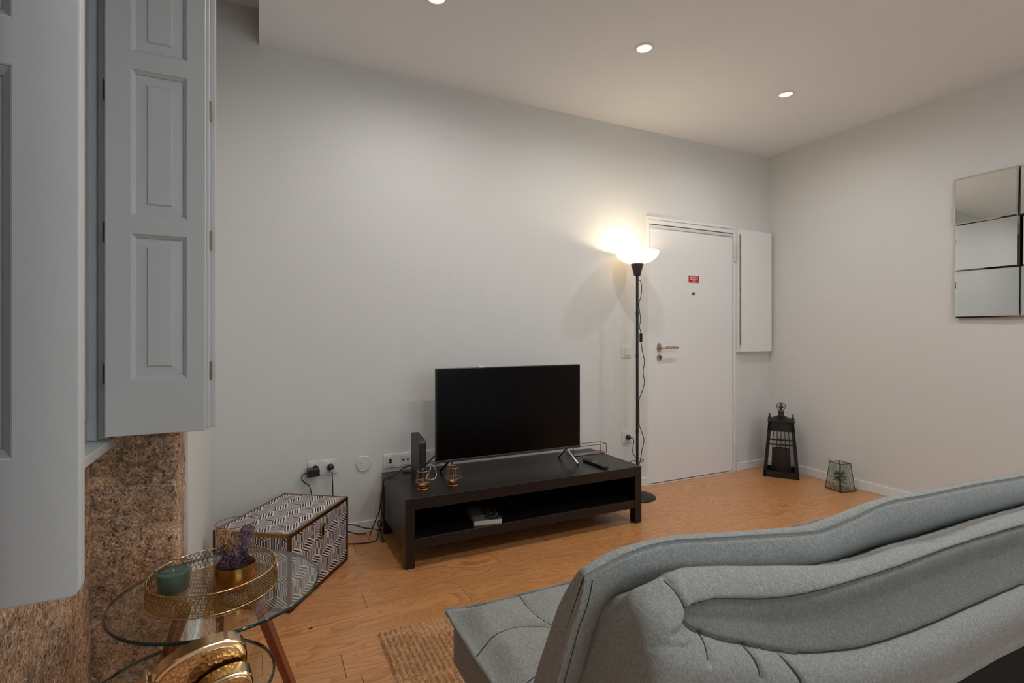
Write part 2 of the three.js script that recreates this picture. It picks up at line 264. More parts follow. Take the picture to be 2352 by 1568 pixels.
{
  const yb = 0.887, yt = 2.57;
  const far = thing('folding_shutter', 'grey-white panelled window shutter folded flat against granite reveal', 'shutter', [0, 0, 0], 0);
  for (const [xr, z] of [[-0.151, -1.800], [-0.143, -1.832], [-0.129, -1.862]]) { const l = leaf(far, 0.244, yb, yt, 0.027); l.position.set(xr - 0.244, 0, z); }
  for (const y of [1.064, 1.466, 1.868]) { leafHinge(far, -0.3985, y, -1.815, 0.003, 0.006, M.hingeDark); leafHinge(far, -0.1445, y, -1.8455, 0.0035, 0.012, M.hinge); }
  const near = thing('folding_shutter', 'pale panelled window shutter swung out clear of the granite', 'shutter', [0, 0, 0], 0);
  for (const [xr, z] of [[-0.181, -0.726], [-0.200, -0.748]]) { const l = leaf(near, 0.244, yb, yt, 0.018, 0.050, 0.060, 0.014); l.position.set(xr - 0.244, 0, z); l.children.forEach((c) => c); }
  for (const y of [1.064, 1.868]) leafHinge(near, -0.430, y, -0.746, 0.003, 0.010, M.hinge);
}
// ---------------------------------------------------------------- entrance door
{
  const d = struct('door_1', null, null, 'plain white flush entrance door beside the floor lamp', 'door');
  const zf = ZT + 0.006;
  part('door_frame', merge([bx(DX0, 2.714, 0, DH, ZT - 0.10, zf, 0.002), bx(3.634, DX1, 0, DH, ZT - 0.10, zf, 0.002), bx(2.714, 3.634, 2.034, DH, ZT - 0.10, zf, 0.002), bx(DX0, DX1, -0.1, 2.034, ZT - 0.14, ZT - 0.065), bx(DX0, DX1, -0.02, -0.001, ZT - 0.07, ZT + 0.010)]), M.trim, d);
  part('cornice', bx(DX0 - 0.012, DX1 - 0.02, DH, DH + 0.02, ZT - 0.01, ZT + 0.014, 0.003), M.trim, d);
  part('door_leaf', bx(2.719, 3.629, 0.008, 2.027, ZT - 0.06, ZT - 0.002, 0.003), M.door, d);
  part('closing_strip', bx(2.72, 3.628, 2.004, 2.026, ZT - 0.002, ZT + 0.008, 0.002), mat(rgb(205, 206, 204), 0.4), d);
  const zl = ZT - 0.002;
  const h = part('door_handle', merge([rod(V(2.812, 1.067, zl + 0.008), V(2.812, 1.067, zl + 0.05), 0.009, 14), tube([[2.812, 1.067, zl + 0.045], [2.818, 1.067, zl + 0.052], [2.84, 1.067, zl + 0.054], [2.93, 1.066, zl + 0.052], [2.965, 1.065, zl + 0.050]], 0.009, 24, 10), new THREE.SphereGeometry(0.009, 10, 8).translate(2.965, 1.065, zl + 0.05)]), M.steel, d);
  const oval = new THREE.Shape(); oval.absellipse(0, 0, 0.021, 0.036, 0, Math.PI * 2);
  part('rosette', extr(oval, 0.009, 0.002, 24).translate(2.812, 1.067, zl), M.steel, h);
  const lock = part('lock_rosette', new THREE.CylinderGeometry(0.024, 0.026, 0.009, 28).rotateX(Math.PI / 2).translate(2.816, 0.988, zl + 0.0045), M.steel, d);
  part('keyhole', merge([new THREE.CylinderGeometry(0.008, 0.008, 0.002, 16).rotateX(Math.PI / 2).translate(2.818, 0.994, zl + 0.0098), bx(2.814, 2.822, 0.974, 0.990, zl + 0.0088, zl + 0.0108)]), M.dark, lock);
  part('peephole', lathe([[0.0, 0.004], [0.006, 0.004], [0.0065, 0.007], [0.012, 0.006], [0.013, 0]], 24).rotateX(Math.PI / 2).translate(3.177, 1.503, zl), mat(rgb(120, 112, 102), 0.3, { metalness: 1 }), d);
  for (const [a, b] of [[1.79, 1.945], [0.085, 0.25]]) { const y0 = a, y1 = b; const hg = part('hinge', merge([rod(V(3.643, y0, ZT + 0.008), V(3.643, y0 + 0.040, ZT + 0.008), 0.010, 14), rod(V(3.643, y0 + 0.043, ZT + 0.008), V(3.643, y1, ZT + 0.008), 0.010, 14)]), M.plastic, d); part('hinge_ring', rod(V(3.643, y0 + 0.039, ZT + 0.008), V(3.643, y0 + 0.044, ZT + 0.008), 0.0085, 14), M.steel, hg); }
}
// red emergency notice on the door
{
  const c = document.createElement('canvas'); c.width = 512; c.height = 248; const k = c.getContext('2d');
  k.fillStyle = '#b3131b'; k.fillRect(0, 0, 512, 248); k.strokeStyle = '#8d0d14'; k.lineWidth = 10; k.strokeRect(5, 5, 502, 238);
  k.fillStyle = '#f3dcd8'; k.textAlign = 'center'; k.font = 'bold 72px sans-serif'; k.fillText('Emergência', 256, 78); k.fillText('Emergency', 256, 150); k.fillText('112', 256, 222);
  const t = new THREE.CanvasTexture(c); t.colorSpace = THREE.SRGBColorSpace;
  const g = thing('door_notice', 'small red notice with white lettering stuck on the door', 'sign', [3.18, 1.591, ZT - 0.002]);
  part('plate', bx(-0.059, 0.059, 0, 0.059, 0.0005, 0.0028), mat(rgb(228, 222, 218), 0.4), g);
  part('print', new THREE.PlaneGeometry(0.114, 0.054).translate(0, 0.0295, 0.0032), mat(new THREE.Color(1, 1, 1), 0.4, { map: t }), g);
}
// ---------------------------------------------------------------- meter cabinet
{
  const g = thing('meter_cabinet', 'tall white wall cabinet with a long dotted hinge beside the door', 'cabinet', [3.86, 1.015, ZT]);
  part('body', bx(-0.198, 0.19, 0.0, 1.05, 0.0005, 0.034, 0.003), M.trim, g);
  part('cabinet_door', bx(-0.188, 0.192, 0.006, 1.046, 0.0345, 0.052, 0.003), M.door, g);
  const hg = []; for (let i = 0; i < 52; i++) { const y = 0.065 + i * 0.0182; hg.push(rod(V(-0.193, y, 0.0475), V(-0.193, y + 0.0135, 0.0475), 0.0045, 8)); }
  part('piano_hinge', merge(hg), M.hinge, g);
}
// ---------------------------------------------------------------- electrical plates
function plate(w, h, name, label, cat, pos, modules = 1, group) {
  const g = thing(name, label, cat, pos, 0, group);
  part('cover_plate', bx(-w / 2, w / 2, -h / 2, h / 2, 0.0005, 0.009, 0.003), M.plastic, g);
  for (let i = 0; i < modules; i++) { const c = (i - (modules - 1) / 2) * (w / modules), m = Math.min(w / modules, h) * 0.36; part('insert', bx(c - m, c + m, -m, m, 0.009, 0.0115, 0.002), M.plastic, g); }
  return g;
}
function socketWell(g, x, y) { part('socket_well', lathe([[0.0, 0.0118], [0.016, 0.0118], [0.0185, 0.0122], [0.0205, 0.0132], [0.021, 0.0112]], 28).rotateX(Math.PI / 2).translate(x, y, 0), mat(rgb(205, 203, 197), 0.4), g); }
{
  const s = plate(0.162, 0.082, 'wall_socket', 'white double wall socket with two black plugs above the patterned chest', 'socket', [0.318, 0.409, ZT], 2);
  socketWell(s, -0.0405, 0); socketWell(s, 0.0405, 0);
  const a = thing('power_adapter', 'black power adapter with thin cord plugged into double socket', 'adapter', [0.272, 0.398, ZT + 0.014]);
  part('housing', bx(-0.042, 0.024, -0.021, 0.021, 0.0, 0.055, 0.004), M.blackPlastic, a);
  part('plug_base', new THREE.CylinderGeometry(0.019, 0.019, 0.012, 24).rotateX(Math.PI / 2).translate(0.0055, 0.012, 0.006), M.blackPlastic, a);
  part('cord', tube([[-0.040, 0.0, 0.03], [-0.062, -0.006, 0.032], [-0.070, -0.025, 0.03], [-0.055, -0.052, 0.025], [-0.030, -0.075, 0.02], [-0.020, -0.11, 0.02], [-0.012, -0.16, 0.025], [0.0, -0.24, 0.025], [0.03, -0.34, 0.03], [0.10, -0.385, 0.04]], 0.0028, 60), M.cable, a);
  const p = thing('power_plug', 'round black plug with hanging cord in double socket', 'plug', [0.3585, 0.411, ZT + 0.0135]);
  part('plug_body', lathe([[0, 0.034], [0.009, 0.034], [0.013, 0.028], [0.0185, 0.02], [0.0185, 0.0]], 24).rotateX(Math.PI / 2), M.blackPlastic, p);
  part('cord_sleeve', rod(V(0.002, -0.005, 0.026), V(0.004, -0.022, 0.034), 0.005, 8), mat(rgb(190, 186, 180), 0.4), p);
  part('cord', tube([[0.004, -0.020, 0.034], [0.006, -0.05, 0.034], [0.009, -0.10, 0.03], [0.010, -0.15, 0.03], [0.02, -0.25, 0.03], [0.06, -0.35, 0.03], [0.13, -0.395, 0.03], [0.19, -0.402, 0.045]], 0.0032, 60), M.cable, p);
  // round blanking plate
  const b = thing('blank_plate', 'round white blanking plate on the wall beside the media stand', 'cover plate', [0.547, 0.406, ZT]);
  part('disc', lathe([[0, 0.006], [0.036, 0.006], [0.0365, 0.0045], [0.038, 0.0045], [0.039, 0.0075], [0.043, 0.0068], [0.0455, 0.0005]], 48).rotateX(Math.PI / 2), M.plastic, b);
  part('screw', new THREE.CylinderGeometry(0.003, 0.003, 0.002, 10).rotateX(Math.PI / 2).translate(-0.014, 0.004, 0.0065), M.steel, b);
  // media plate behind the router
  const m = plate(0.36, 0.082, 'media_socket', 'long white multi-socket plate behind the black router', 'socket', [0.842, 0.405, ZT], 4);
  part('data_port', merge([bx(-0.146, -0.131, 0.002, 0.015, 0.0112, 0.0122), bx(-0.146, -0.131, -0.013, 0.0, 0.0112, 0.0122)]), M.dark, m);
  for (const x of [-0.060, -0.032]) part('aerial_port', new THREE.CylinderGeometry(0.0058, 0.0058, 0.004, 14).rotateX(Math.PI / 2).translate(x, 0.002, 0.0118), M.dark, m);
  part('data_port', merge([bx(0.071, 0.086, 0.008, 0.014, 0.0112, 0.0122), bx(0.071, 0.086, -0.010, 0.004, 0.0112, 0.0122)]), M.dark, m);
  // switch and lamp socket
  const sw = plate(0.088, 0.09, 'light_switch', 'square white rocker light switch left of the door', 'switch', [2.494, 1.041, ZT], 1);
  part('rocker', bx(-0.026, 0.026, -0.027, 0.027, 0.0115, 0.0145, 0.002), M.plastic, sw);
  const s2 = plate(0.088, 0.09, 'wall_socket', 'single white wall socket feeding the floor lamp', 'socket', [2.494, 0.394, ZT], 1);
  socketWell(s2, 0, 0);
}
// ---------------------------------------------------------------- ceiling downlights
{
  const LIT = 'lit recessed downlight in the ceiling over the sofa back', GR = 'ceiling downlights';
  const glow = mat(rgb(255, 250, 240), 0.5, { emissive: new THREE.Color().setRGB(1.0, 0.97, 0.9), emissiveIntensity: 1.9 });
  const ring = lathe([[0.041, 0.0005], [0.041, -0.004], [0.0435, -0.0065], [0.050, -0.0055], [0.0545, -0.0005]], 40), disc = new THREE.CylinderGeometry(0.0405, 0.0405, 0.004, 36);
  const spots = [[0.738, -2.325], [1.897, -2.235], [3.099, -2.258], [0.738, -0.45], [1.897, -0.45], [3.099, -0.45]];
  const names = ['lit recessed downlight in the ceiling nearest the window shutters', 'lit recessed downlight in the ceiling between television and floor lamp', 'lit recessed downlight in the ceiling before the entrance door and mirror wall'];
  for (const [i, [x, z]] of spots.entries()) {
    const g = thing('ceiling_downlight', names[i] ?? LIT, 'downlight', [x, HC, z], 0, GR);
    part('trim_ring', ring, M.trim, g); part('diffuser', disc.clone().translate(0, -0.0005, 0), glow, g);
    const l = new THREE.SpotLight(new THREE.Color().setRGB(...DOWNLIGHT.color), DOWNLIGHT.power, 0, 1.55, 0.6, 2);
    l.name = 'downlight_beam'; l.position.set(0, -0.012, 0); l.target.position.set(0, -1, 0); l.castShadow = true; l.shadow.radius = 1.8; l.shadow.mapSize.set(1024, 1024); l.shadow.bias = -0.002; g.add(l, l.target);
  }
}
// ---------------------------------------------------------------- floor lamp
{
  const g = thing('floor_lamp', 'black uplighter floor lamp with a glowing white bowl beside the door', 'floor lamp', [2.44, 0, -2.95]);
  part('base', lathe([[0, 0.032], [0.02, 0.032], [0.06, 0.028], [0.10, 0.019], [0.128, 0.008], [0.132, 0.0], [0, 0]], 48), M.black, g);
  part('pole', merge([rod(V(0, 0.03, 0), V(0, 1.60, 0), 0.0095, 14), ...[0.47, 1.02, 1.32].map((y) => rod(V(0, y - 0.012, 0), V(0, y + 0.012, 0), 0.0108, 14))]), M.black, g);
  part('socket_cone', lathe([[0, 1.592], [0.022, 1.592], [0.0235, 1.60], [0.045, 1.678], [0.043, 1.681], [0, 1.681]], 32), mat(rgb(46, 38, 34), 0.45), g);
  const bowl = mat(rgb(250, 246, 238), 0.9, { transmission: 0.55, thickness: 0 });
  part('lamp_shade', lathe([[0.02, 1.678], [0.055, 1.680], [0.095, 1.692], [0.13, 1.716], [0.150, 1.745], [0.155, 1.768], [0.152, 1.768], [0.147, 1.747], [0.127, 1.719], [0.093, 1.696], [0.054, 1.684], [0.02, 1.682]], 56), bowl, g);
  const bulb = part('bulb', lathe([[0, 1.748], [0.011, 1.746], [0.022, 1.737], [0.026, 1.722], [0.022, 1.706], [0.014, 1.694], [0.013, 1.685], [0, 1.684]], 24), mat(rgb(255, 240, 215), 0.4, { emissive: new THREE.Color().setRGB(1, 0.82, 0.58), emissiveIntensity: 5 }), g);
  void bulb;
  const l = new THREE.PointLight(new THREE.Color().setRGB(...LAMP.color), LAMP.power, 0, 2); l.name = 'lamp_light'; l.position.set(0, 1.722, 0); l.castShadow = true; l.shadow.radius = 1.2; l.shadow.mapSize.set(1024, 1024); l.shadow.bias = -0.002; g.add(l);
  part('cord', merge([tube([[0.008, 1.565, 0.004], [0.022, 1.555, 0.01], [0.030, 1.50, 0.012], [0.022, 1.44, 0.012], [0.010, 1.40, 0.008], [0.011, 1.36, 0.008], [0.018, 1.30, 0.012], [0.016, 1.25, 0.012], [0.011, 1.235, 0.01], [0.024, 1.18, 0.012]], 0.0026, 60), tube([[0.024, 1.115, 0.012], [0.038, 1.04, 0.014], [0.052, 0.98, 0.016], [0.042, 0.90, 0.014], [0.052, 0.82, 0.016], [0.03, 0.75, 0.012], [0.010, 0.70, 0.008], [0.010, 0.60, 0.008], [0.012, 0.52, 0.008], [0.034, 0.46, 0.012], [0.05, 0.41, 0.014], [0.032, 0.33, 0.012], [0.012, 0.24, 0.010], [-0.01, 0.17, -0.02], [0.0, 0.08, -0.04], [0.03, 0.045, -0.09]], 0.0028, 100)]), M.cable, g);
  part('cord_switch', bx(0.015, 0.033, 1.115, 1.18, 0.003, 0.021, 0.005), M.blackPlastic, g);
  const p = thing('power_plug', 'black plug with looping cord in the single socket', 'plug', [2.494, 0.394, ZT + 0.0135]);
  part('plug_body', lathe([[0, 0.032], [0.008, 0.032], [0.012, 0.026], [0.0185, 0.018], [0.0185, 0.0]], 24).rotateX(Math.PI / 2), M.blackPlastic, p);
  part('cord', tube([[0.004, -0.002, 0.028], [0.022, -0.004, 0.034], [0.030, -0.03, 0.036], [0.022, -0.07, 0.036], [0.016, -0.11, 0.04], [0.035, -0.145, 0.05], [0.075, -0.162, 0.06], [0.10, -0.170, 0.062], [0.085, -0.18, 0.065], [0.03, -0.168, 0.06], [-0.01, -0.175, 0.05], [-0.02, -0.22, 0.045], [-0.01, -0.33, 0.045], [0.02, -0.393, 0.05]], 0.003, 90), M.cable, p);
}
// ---------------------------------------------------------------- media stand
const SX0 = 0.645, SX1 = 2.135, SZ0 = -3.10, SZ1 = -2.54, ST = 0.35;
{
  const cx = (SX0 + SX1) / 2, cz = (SZ0 + SZ1) / 2, g = thing('media_stand', 'long low black-brown media stand with open shelf', 'media stand', [cx, 0, cz]);
  const hw = (SX1 - SX0) / 2, hd = (SZ1 - SZ0) / 2;
  part('top_panel', uvMetres(bx(-hw, hw, 0.292, ST, -hd, hd, 0.0015), 0.5, 0.5), M.stand, g);
  part('shelf', uvMetres(bx(-hw + 0.05, hw - 0.05, 0.095, 0.145, -hd + 0.003, hd - 0.002, 0.0015), 0.5), M.stand, g);
  for (const sx of [-1, 1]) {
    part('side_panel', uvMetres(bx(sx < 0 ? -hw + 0.004 : hw - 0.046, sx < 0 ? -hw + 0.046 : hw - 0.004, 0.095, 0.2915, -hd + 0.051, hd - 0.051), 0.5), M.stand, g);
    for (const sz of [-1, 1]) part('leg', uvMetres(bx(sx < 0 ? -hw : hw - 0.05, sx < 0 ? -hw + 0.05 : hw, 0, 0.2915, sz < 0 ? -hd : hd - 0.05, sz < 0 ? -hd + 0.05 : hd, 0.0015), 0.5), M.stand, g);
  }
  part('back_panel', uvMetres(bx(-hw + 0.05, hw - 0.05, 0.1455, 0.2915, -hd + 0.01, -hd + 0.02), 0.5), M.stand, g);
}
// ---------------------------------------------------------------- television
{
  const g = thing('television', 'flat black television on two splayed metal feet', 'television', [1.376, ST, -2.82]);
  const w = 0.485, y0 = 0.092, y1 = 0.628;
  part('housing', merge([bx(-w, w, y0, y1, -0.022, 0.006, 0.004), bx(-w + 0.12, w - 0.12, y0 + 0.02, y0 + 0.30, -0.062, -0.020, 0.015)]), M.bezel, g);
  part('screen', bx(-w + 0.006, w - 0.006, y0 + 0.014, y1 - 0.005, 0.0062, 0.0072), M.screen, g);
  part('bottom_bezel', bx(-w + 0.001, w - 0.001, y0 - 0.001, y0 + 0.0125, 0.004, 0.0095, 0.001), M.alu, g);
  part('top_edge', bx(-w + 0.001, w - 0.001, y1 - 0.003, y1 + 0.001, -0.018, 0.0068, 0.0005), M.alu, g);
  part('sticker', bx(-0.225, -0.185, y1 + 0.0005, y1 + 0.0075, -0.016, 0.0078, 0.0005), mat(rgb(226, 220, 210), 0.5), g);
  part('maker_plate', bx(-0.026, 0.026, y0 - 0.0075, y0 - 0.0005, 0.003, 0.0085, 0.0008), mat(rgb(205, 202, 200), 0.3, { metalness: 0.5 }), g);
  for (const sx of [-1, 1]) {
    const f = part('foot', merge([rod(V(sx * 0.385, y0 + 0.005, -0.01), V(sx * 0.412, 0.009, 0.088), 0.0062, 10, 0.0075), rod(V(sx * 0.40, y0 + 0.005, -0.01), V(sx * 0.412, 0.009, -0.135), 0.0062, 10, 0.0075)]), sx > 0 ? M.chrome : M.bezel, g);
    for (const z of [0.088, -0.135]) part('foot_pad', new THREE.SphereGeometry(0.0085, 12, 8).scale(1, 0.9, 1).translate(sx * 0.412, 0.0085, z), M.bezel, f);
  }
  part('cord', tube([[-0.40, y0 + 0.07, -0.05], [-0.43, y0 + 0.05, -0.08], [-0.47, y0 - 0.0, -0.12], [-0.52, 0.03, -0.16], [-0.56, 0.006, -0.19], [-0.62, 0.005, -0.22]], 0.004, 40), M.cable, g);
}
// router
{
  const g = thing('router', 'black router standing upright left of the television', 'router', [0.795, ST, -2.835], 0.0);
  const s = new THREE.Shape(); s.moveTo(-0.085, 0.004); s.lineTo(0.085, 0.004); s.lineTo(0.085, 0.228); s.lineTo(0.074, 0.240); s.lineTo(-0.070, 0.262); s.lineTo(-0.085, 0.258); s.closePath();
  part('case', extr(s, 0.042, 0.004).translate(0, 0, -0.021).rotateY(-Math.PI / 2), M.blackPlastic, g);
  part('foot_plate', bx(-0.034, 0.034, 0, 0.005, -0.06, 0.06, 0.002), M.blackPlastic, g);
  part('vent_slot', merge([0, 1, 2, 3, 4, 5].map((i) => bx(-0.015, 0.015, 0.256 - i * 0.003, 0.2575 - i * 0.003, -0.045 + i * 0.018, -0.041 + i * 0.018))), M.dark, g);
  part('status_light', bx(-0.004, 0.0, 0.078, 0.088, 0.0846, 0.0862), mat(rgb(190, 190, 190), 0.4), g);
  part('emblem', bx(0.0206, 0.0214, 0.172, 0.188, 0.020, 0.024), mat(rgb(110, 108, 106), 0.4), g);
  part('cord', tube([[0.0, 0.06, -0.085], [-0.02, 0.062, -0.12], [-0.06, 0.035, -0.15], [-0.10, 0.010, -0.14], [-0.14, 0.005, -0.13], [-0.163, -0.004, -0.13], [-0.170, -0.06, -0.14], [-0.175, -0.13, -0.16], [-0.180, -0.20, -0.19], [-0.21, -0.28, -0.20], [-0.235, -0.335, -0.185]], 0.0035, 80), M.cable, g);
  const wc = single('white_cable', tube([[0.80, 0.353, -2.93], [0.835, 0.375, -2.93], [0.865, 0.405, -2.925], [0.893, 0.413, -2.915], [0.908, 0.392, -2.885], [0.898, 0.36, -2.84], [0.872, 0.353, -2.82], [0.85, 0.354, -2.86], [0.875, 0.366, -2.91], [0.897, 0.386, -2.94], [0.89, 0.405, -2.96], [0.86, 0.39, -2.98], [0.83, 0.354, -2.99]], 0.0028, 110), mat(rgb(222, 218, 212), 0.5), 'thin white cable looped behind the router', 'cable');
  void wc;
  const tie = thing('cable_bundle', 'tied black cable bundle on the floor by the media stand', 'cable', [0.60, 0, -3.02]);
  part('cord', merge([tube([[-0.20, 0.115, 0.02], [-0.13, 0.10, 0.02], [-0.07, 0.075, 0.025], [-0.01, 0.06, 0.03], [0.02, 0.048, 0.03]], 0.0034, 40), tube([[-0.22, 0.012, 0.03], [-0.12, 0.005, 0.05], [-0.05, 0.004, 0.06], [-0.01, 0.01, 0.055], [0.0, 0.035, 0.04], [0.012, 0.055, 0.03]], 0.0036, 40), tube([[0.012, 0.055, 0.03], [0.02, 0.10, 0.02], [0.03, 0.15, -0.01], [0.038, 0.19, -0.06], [0.055, 0.20, -0.108]], 0.0034, 40), tube([[0.012, 0.055, 0.03], [0.0, 0.09, 0.03], [0.004, 0.105, 0.03], [0.018, 0.10, 0.03], [0.022, 0.07, 0.03], [0.032, 0.10, 0.02], [0.034, 0.14, 0.0]], 0.003, 50), tube([[0.012, 0.055, 0.03], [0.018, 0.02, 0.055], [0.026, 0.006, 0.085], [0.018, 0.005, 0.09], [0.012, 0.03, 0.055]], 0.004, 30)]), M.cable, tie);
  part('cable_tie', new THREE.TorusGeometry(0.009, 0.0028, 6, 16).rotateX(1.2).translate(0.012, 0.053, 0.032), M.cable, tie);
}
// copper tealight holders
function copperHolder(label, x, z, turn) {
  const g = thing('tealight_holder', label, 'candle holder', [x, ST, z], turn);
  const ring = (r, y, n) => { const p = []; for (let i = 0; i < n; i++) p.push(V(r * Math.cos(i / n * 2 * Math.PI), y, r * Math.sin(i / n * 2 * Math.PI))); return p; };
  part('base_ring', new THREE.TorusGeometry(0.0285, 0.0032, 8, 36).rotateX(Math.PI / 2).translate(0, 0.0032, 0), M.copper, g);
  part('cup', lathe([[0.0, 0.004], [0.0225, 0.004], [0.0235, 0.024], [0.0245, 0.0245], [0.0245, 0.003], [0, 0.0028]], 28), M.copper, g);
  const hex = ring(0.044, 0.040, 6);
  part('hexagon_wire', polyTube(hex, 0.0016, 6, true), M.copper, g);
  part('rim_wire', new THREE.TorusGeometry(0.0345, 0.0018, 6, 36).rotateX(Math.PI / 2).translate(0, 0.097, 0), M.copper, g);
  const w = []; for (let i = 0; i < 6; i++) { const a = i / 6 * 2 * Math.PI; w.push(rod(hex[i], V(0.0285 * Math.cos(a), 0.004, 0.0285 * Math.sin(a)), 0.0014, 5), rod(hex[i], V(0.0345 * Math.cos(a), 0.097, 0.0345 * Math.sin(a)), 0.0014, 5)); }
  for (const k of w) part('stay_wire', k, M.copper, g);
  part('glass_cup', lathe([[0.0232, 0.0255], [0.034, 0.045], [0.0335, 0.092], [0.032, 0.092], [0.0322, 0.046], [0.0225, 0.0265]], 32), M.thinGlass, g);
  return g;
}
copperHolder('copper wire tealight holder standing against the router', 0.778, -2.685, 0.2);
copperHolder('copper wire tealight holder below the television corner', 0.947, -2.682, 0.5);
// brass edged glass box behind the television
{
  const g = thing('glass_box', 'low clear glass box with brass edges beside the television', 'glass box', [2.02, ST, -2.968]);
  const hw = 0.135, hd = 0.036, h = 0.064, r = 0.002, P = [];
  for (const y of [r, h]) P.push([V(-hw, y, -hd), V(hw, y, -hd), V(hw, y, hd), V(-hw, y, hd)]);
  part('brass_frame', merge([polyTube(P[0], r, 6, true), polyTube(P[1], r, 6, true), ...P[0].map((p, i) => rod(p, P[1][i], r, 6))]), M.darkBrass, g);
  for (const pane of [bx(-hw, hw, r, h, hd - 0.001, hd + 0.001), bx(-hw, hw, r, h, -hd - 0.001, -hd + 0.001), bx(hw - 0.001, hw + 0.001, r, h, -hd, hd), bx(-hw - 0.001, -hw + 0.001, r, h, -hd, hd), bx(-hw, hw, h - 0.001, h + 0.001, -hd, hd)]) part('pane', pane, M.thinGlass, g);
  part('floor_plate', bx(-hw, hw, 0.001, 0.003, -hd, hd), mat(rgb(120, 118, 112), 0.1, { metalness: 0.9 }), g);
}
// remote control
{
  const g = thing('remote_control', 'slim black remote control with grey buttons', 'remote control', [1.893, ST, -2.693], 0.02);
  part('body', bx(-0.021, 0.021, 0.001, 0.017, -0.112, 0.112, 0.006), M.blackPlastic, g);
  const b = new RoundedBoxGeometry(0.0075, 0.003, 0.006, 1, 0.001), bm = mat(rgb(150, 148, 144), 0.5), bd = mat(rgb(70, 68, 66), 0.5);
  for (let r = 0; r < 11; r++) for (let c = 0; c < 3; c++) part('button', b.clone().translate((c - 1) * 0.012, 0.0178, -0.098 + r * 0.0142), r === 6 || r === 7 || r === 9 ? bm : bd, g);
  part('maker_mark', bx(-0.010, 0.010, 0.0168, 0.0174, 0.078, 0.083), bm, g);
}
// book on the shelf
{
  const t = tex(256, 256, (u, v) => { const d = Math.hypot(u - 0.68, v - 0.5); const r = Math.abs(Math.sin(d * 16 + 3 * fbm(u * 4, v * 4, 4, 4, 121, 3))); const k = u > 0.42 ? mix(0.55, 0.16, sstep(0.62, 0.95, r)) : 0.62 + 0.1 * (fbm(u * 9, v * 9, 9, 9, 123, 3) - 0.5); const line = (v > 0.80 && v < 0.83 && u > 0.5) || (v > 0.87 && v < 0.89 && u > 0.45) ? 0.25 : 1; return [k * line * 0.70, k * line * 0.69, k * line * 0.66]; });
  const g = thing('paperback_book', 'grey-covered book lying in the media stand shelf', 'book', [1.122, 0.145, -2.668], -0.17);
  const hw = 0.078, hd = 0.107;
  part('pages', bx(-hw + 0.002, hw - 0.002, 0.0022, 0.0252, -hd + 0.002, hd - 0.0015), mat(rgb(214, 210, 200), 0.9, { bumpMap: laminate, bumpScale: 0.0006 }), g);
  const cover = merge([bx(-hw, hw, 0.0, 0.002, -hd, hd), bx(-hw, -hw + 0.0015, 0.002, 0.0255, -hd, hd)]);
  part('cover', cover, mat(rgb(150, 148, 142), 0.5), g);
  const top = new THREE.PlaneGeometry(2 * hw, 2 * hd).rotateX(-Math.PI / 2).translate(0, 0.0276, 0);
  part('front_cover', merge([bx(-hw, hw, 0.0254, 0.0274, -hd, hd), top]), mat(new THREE.Color(1, 1, 1), 0.4, { map: t }), g);
}
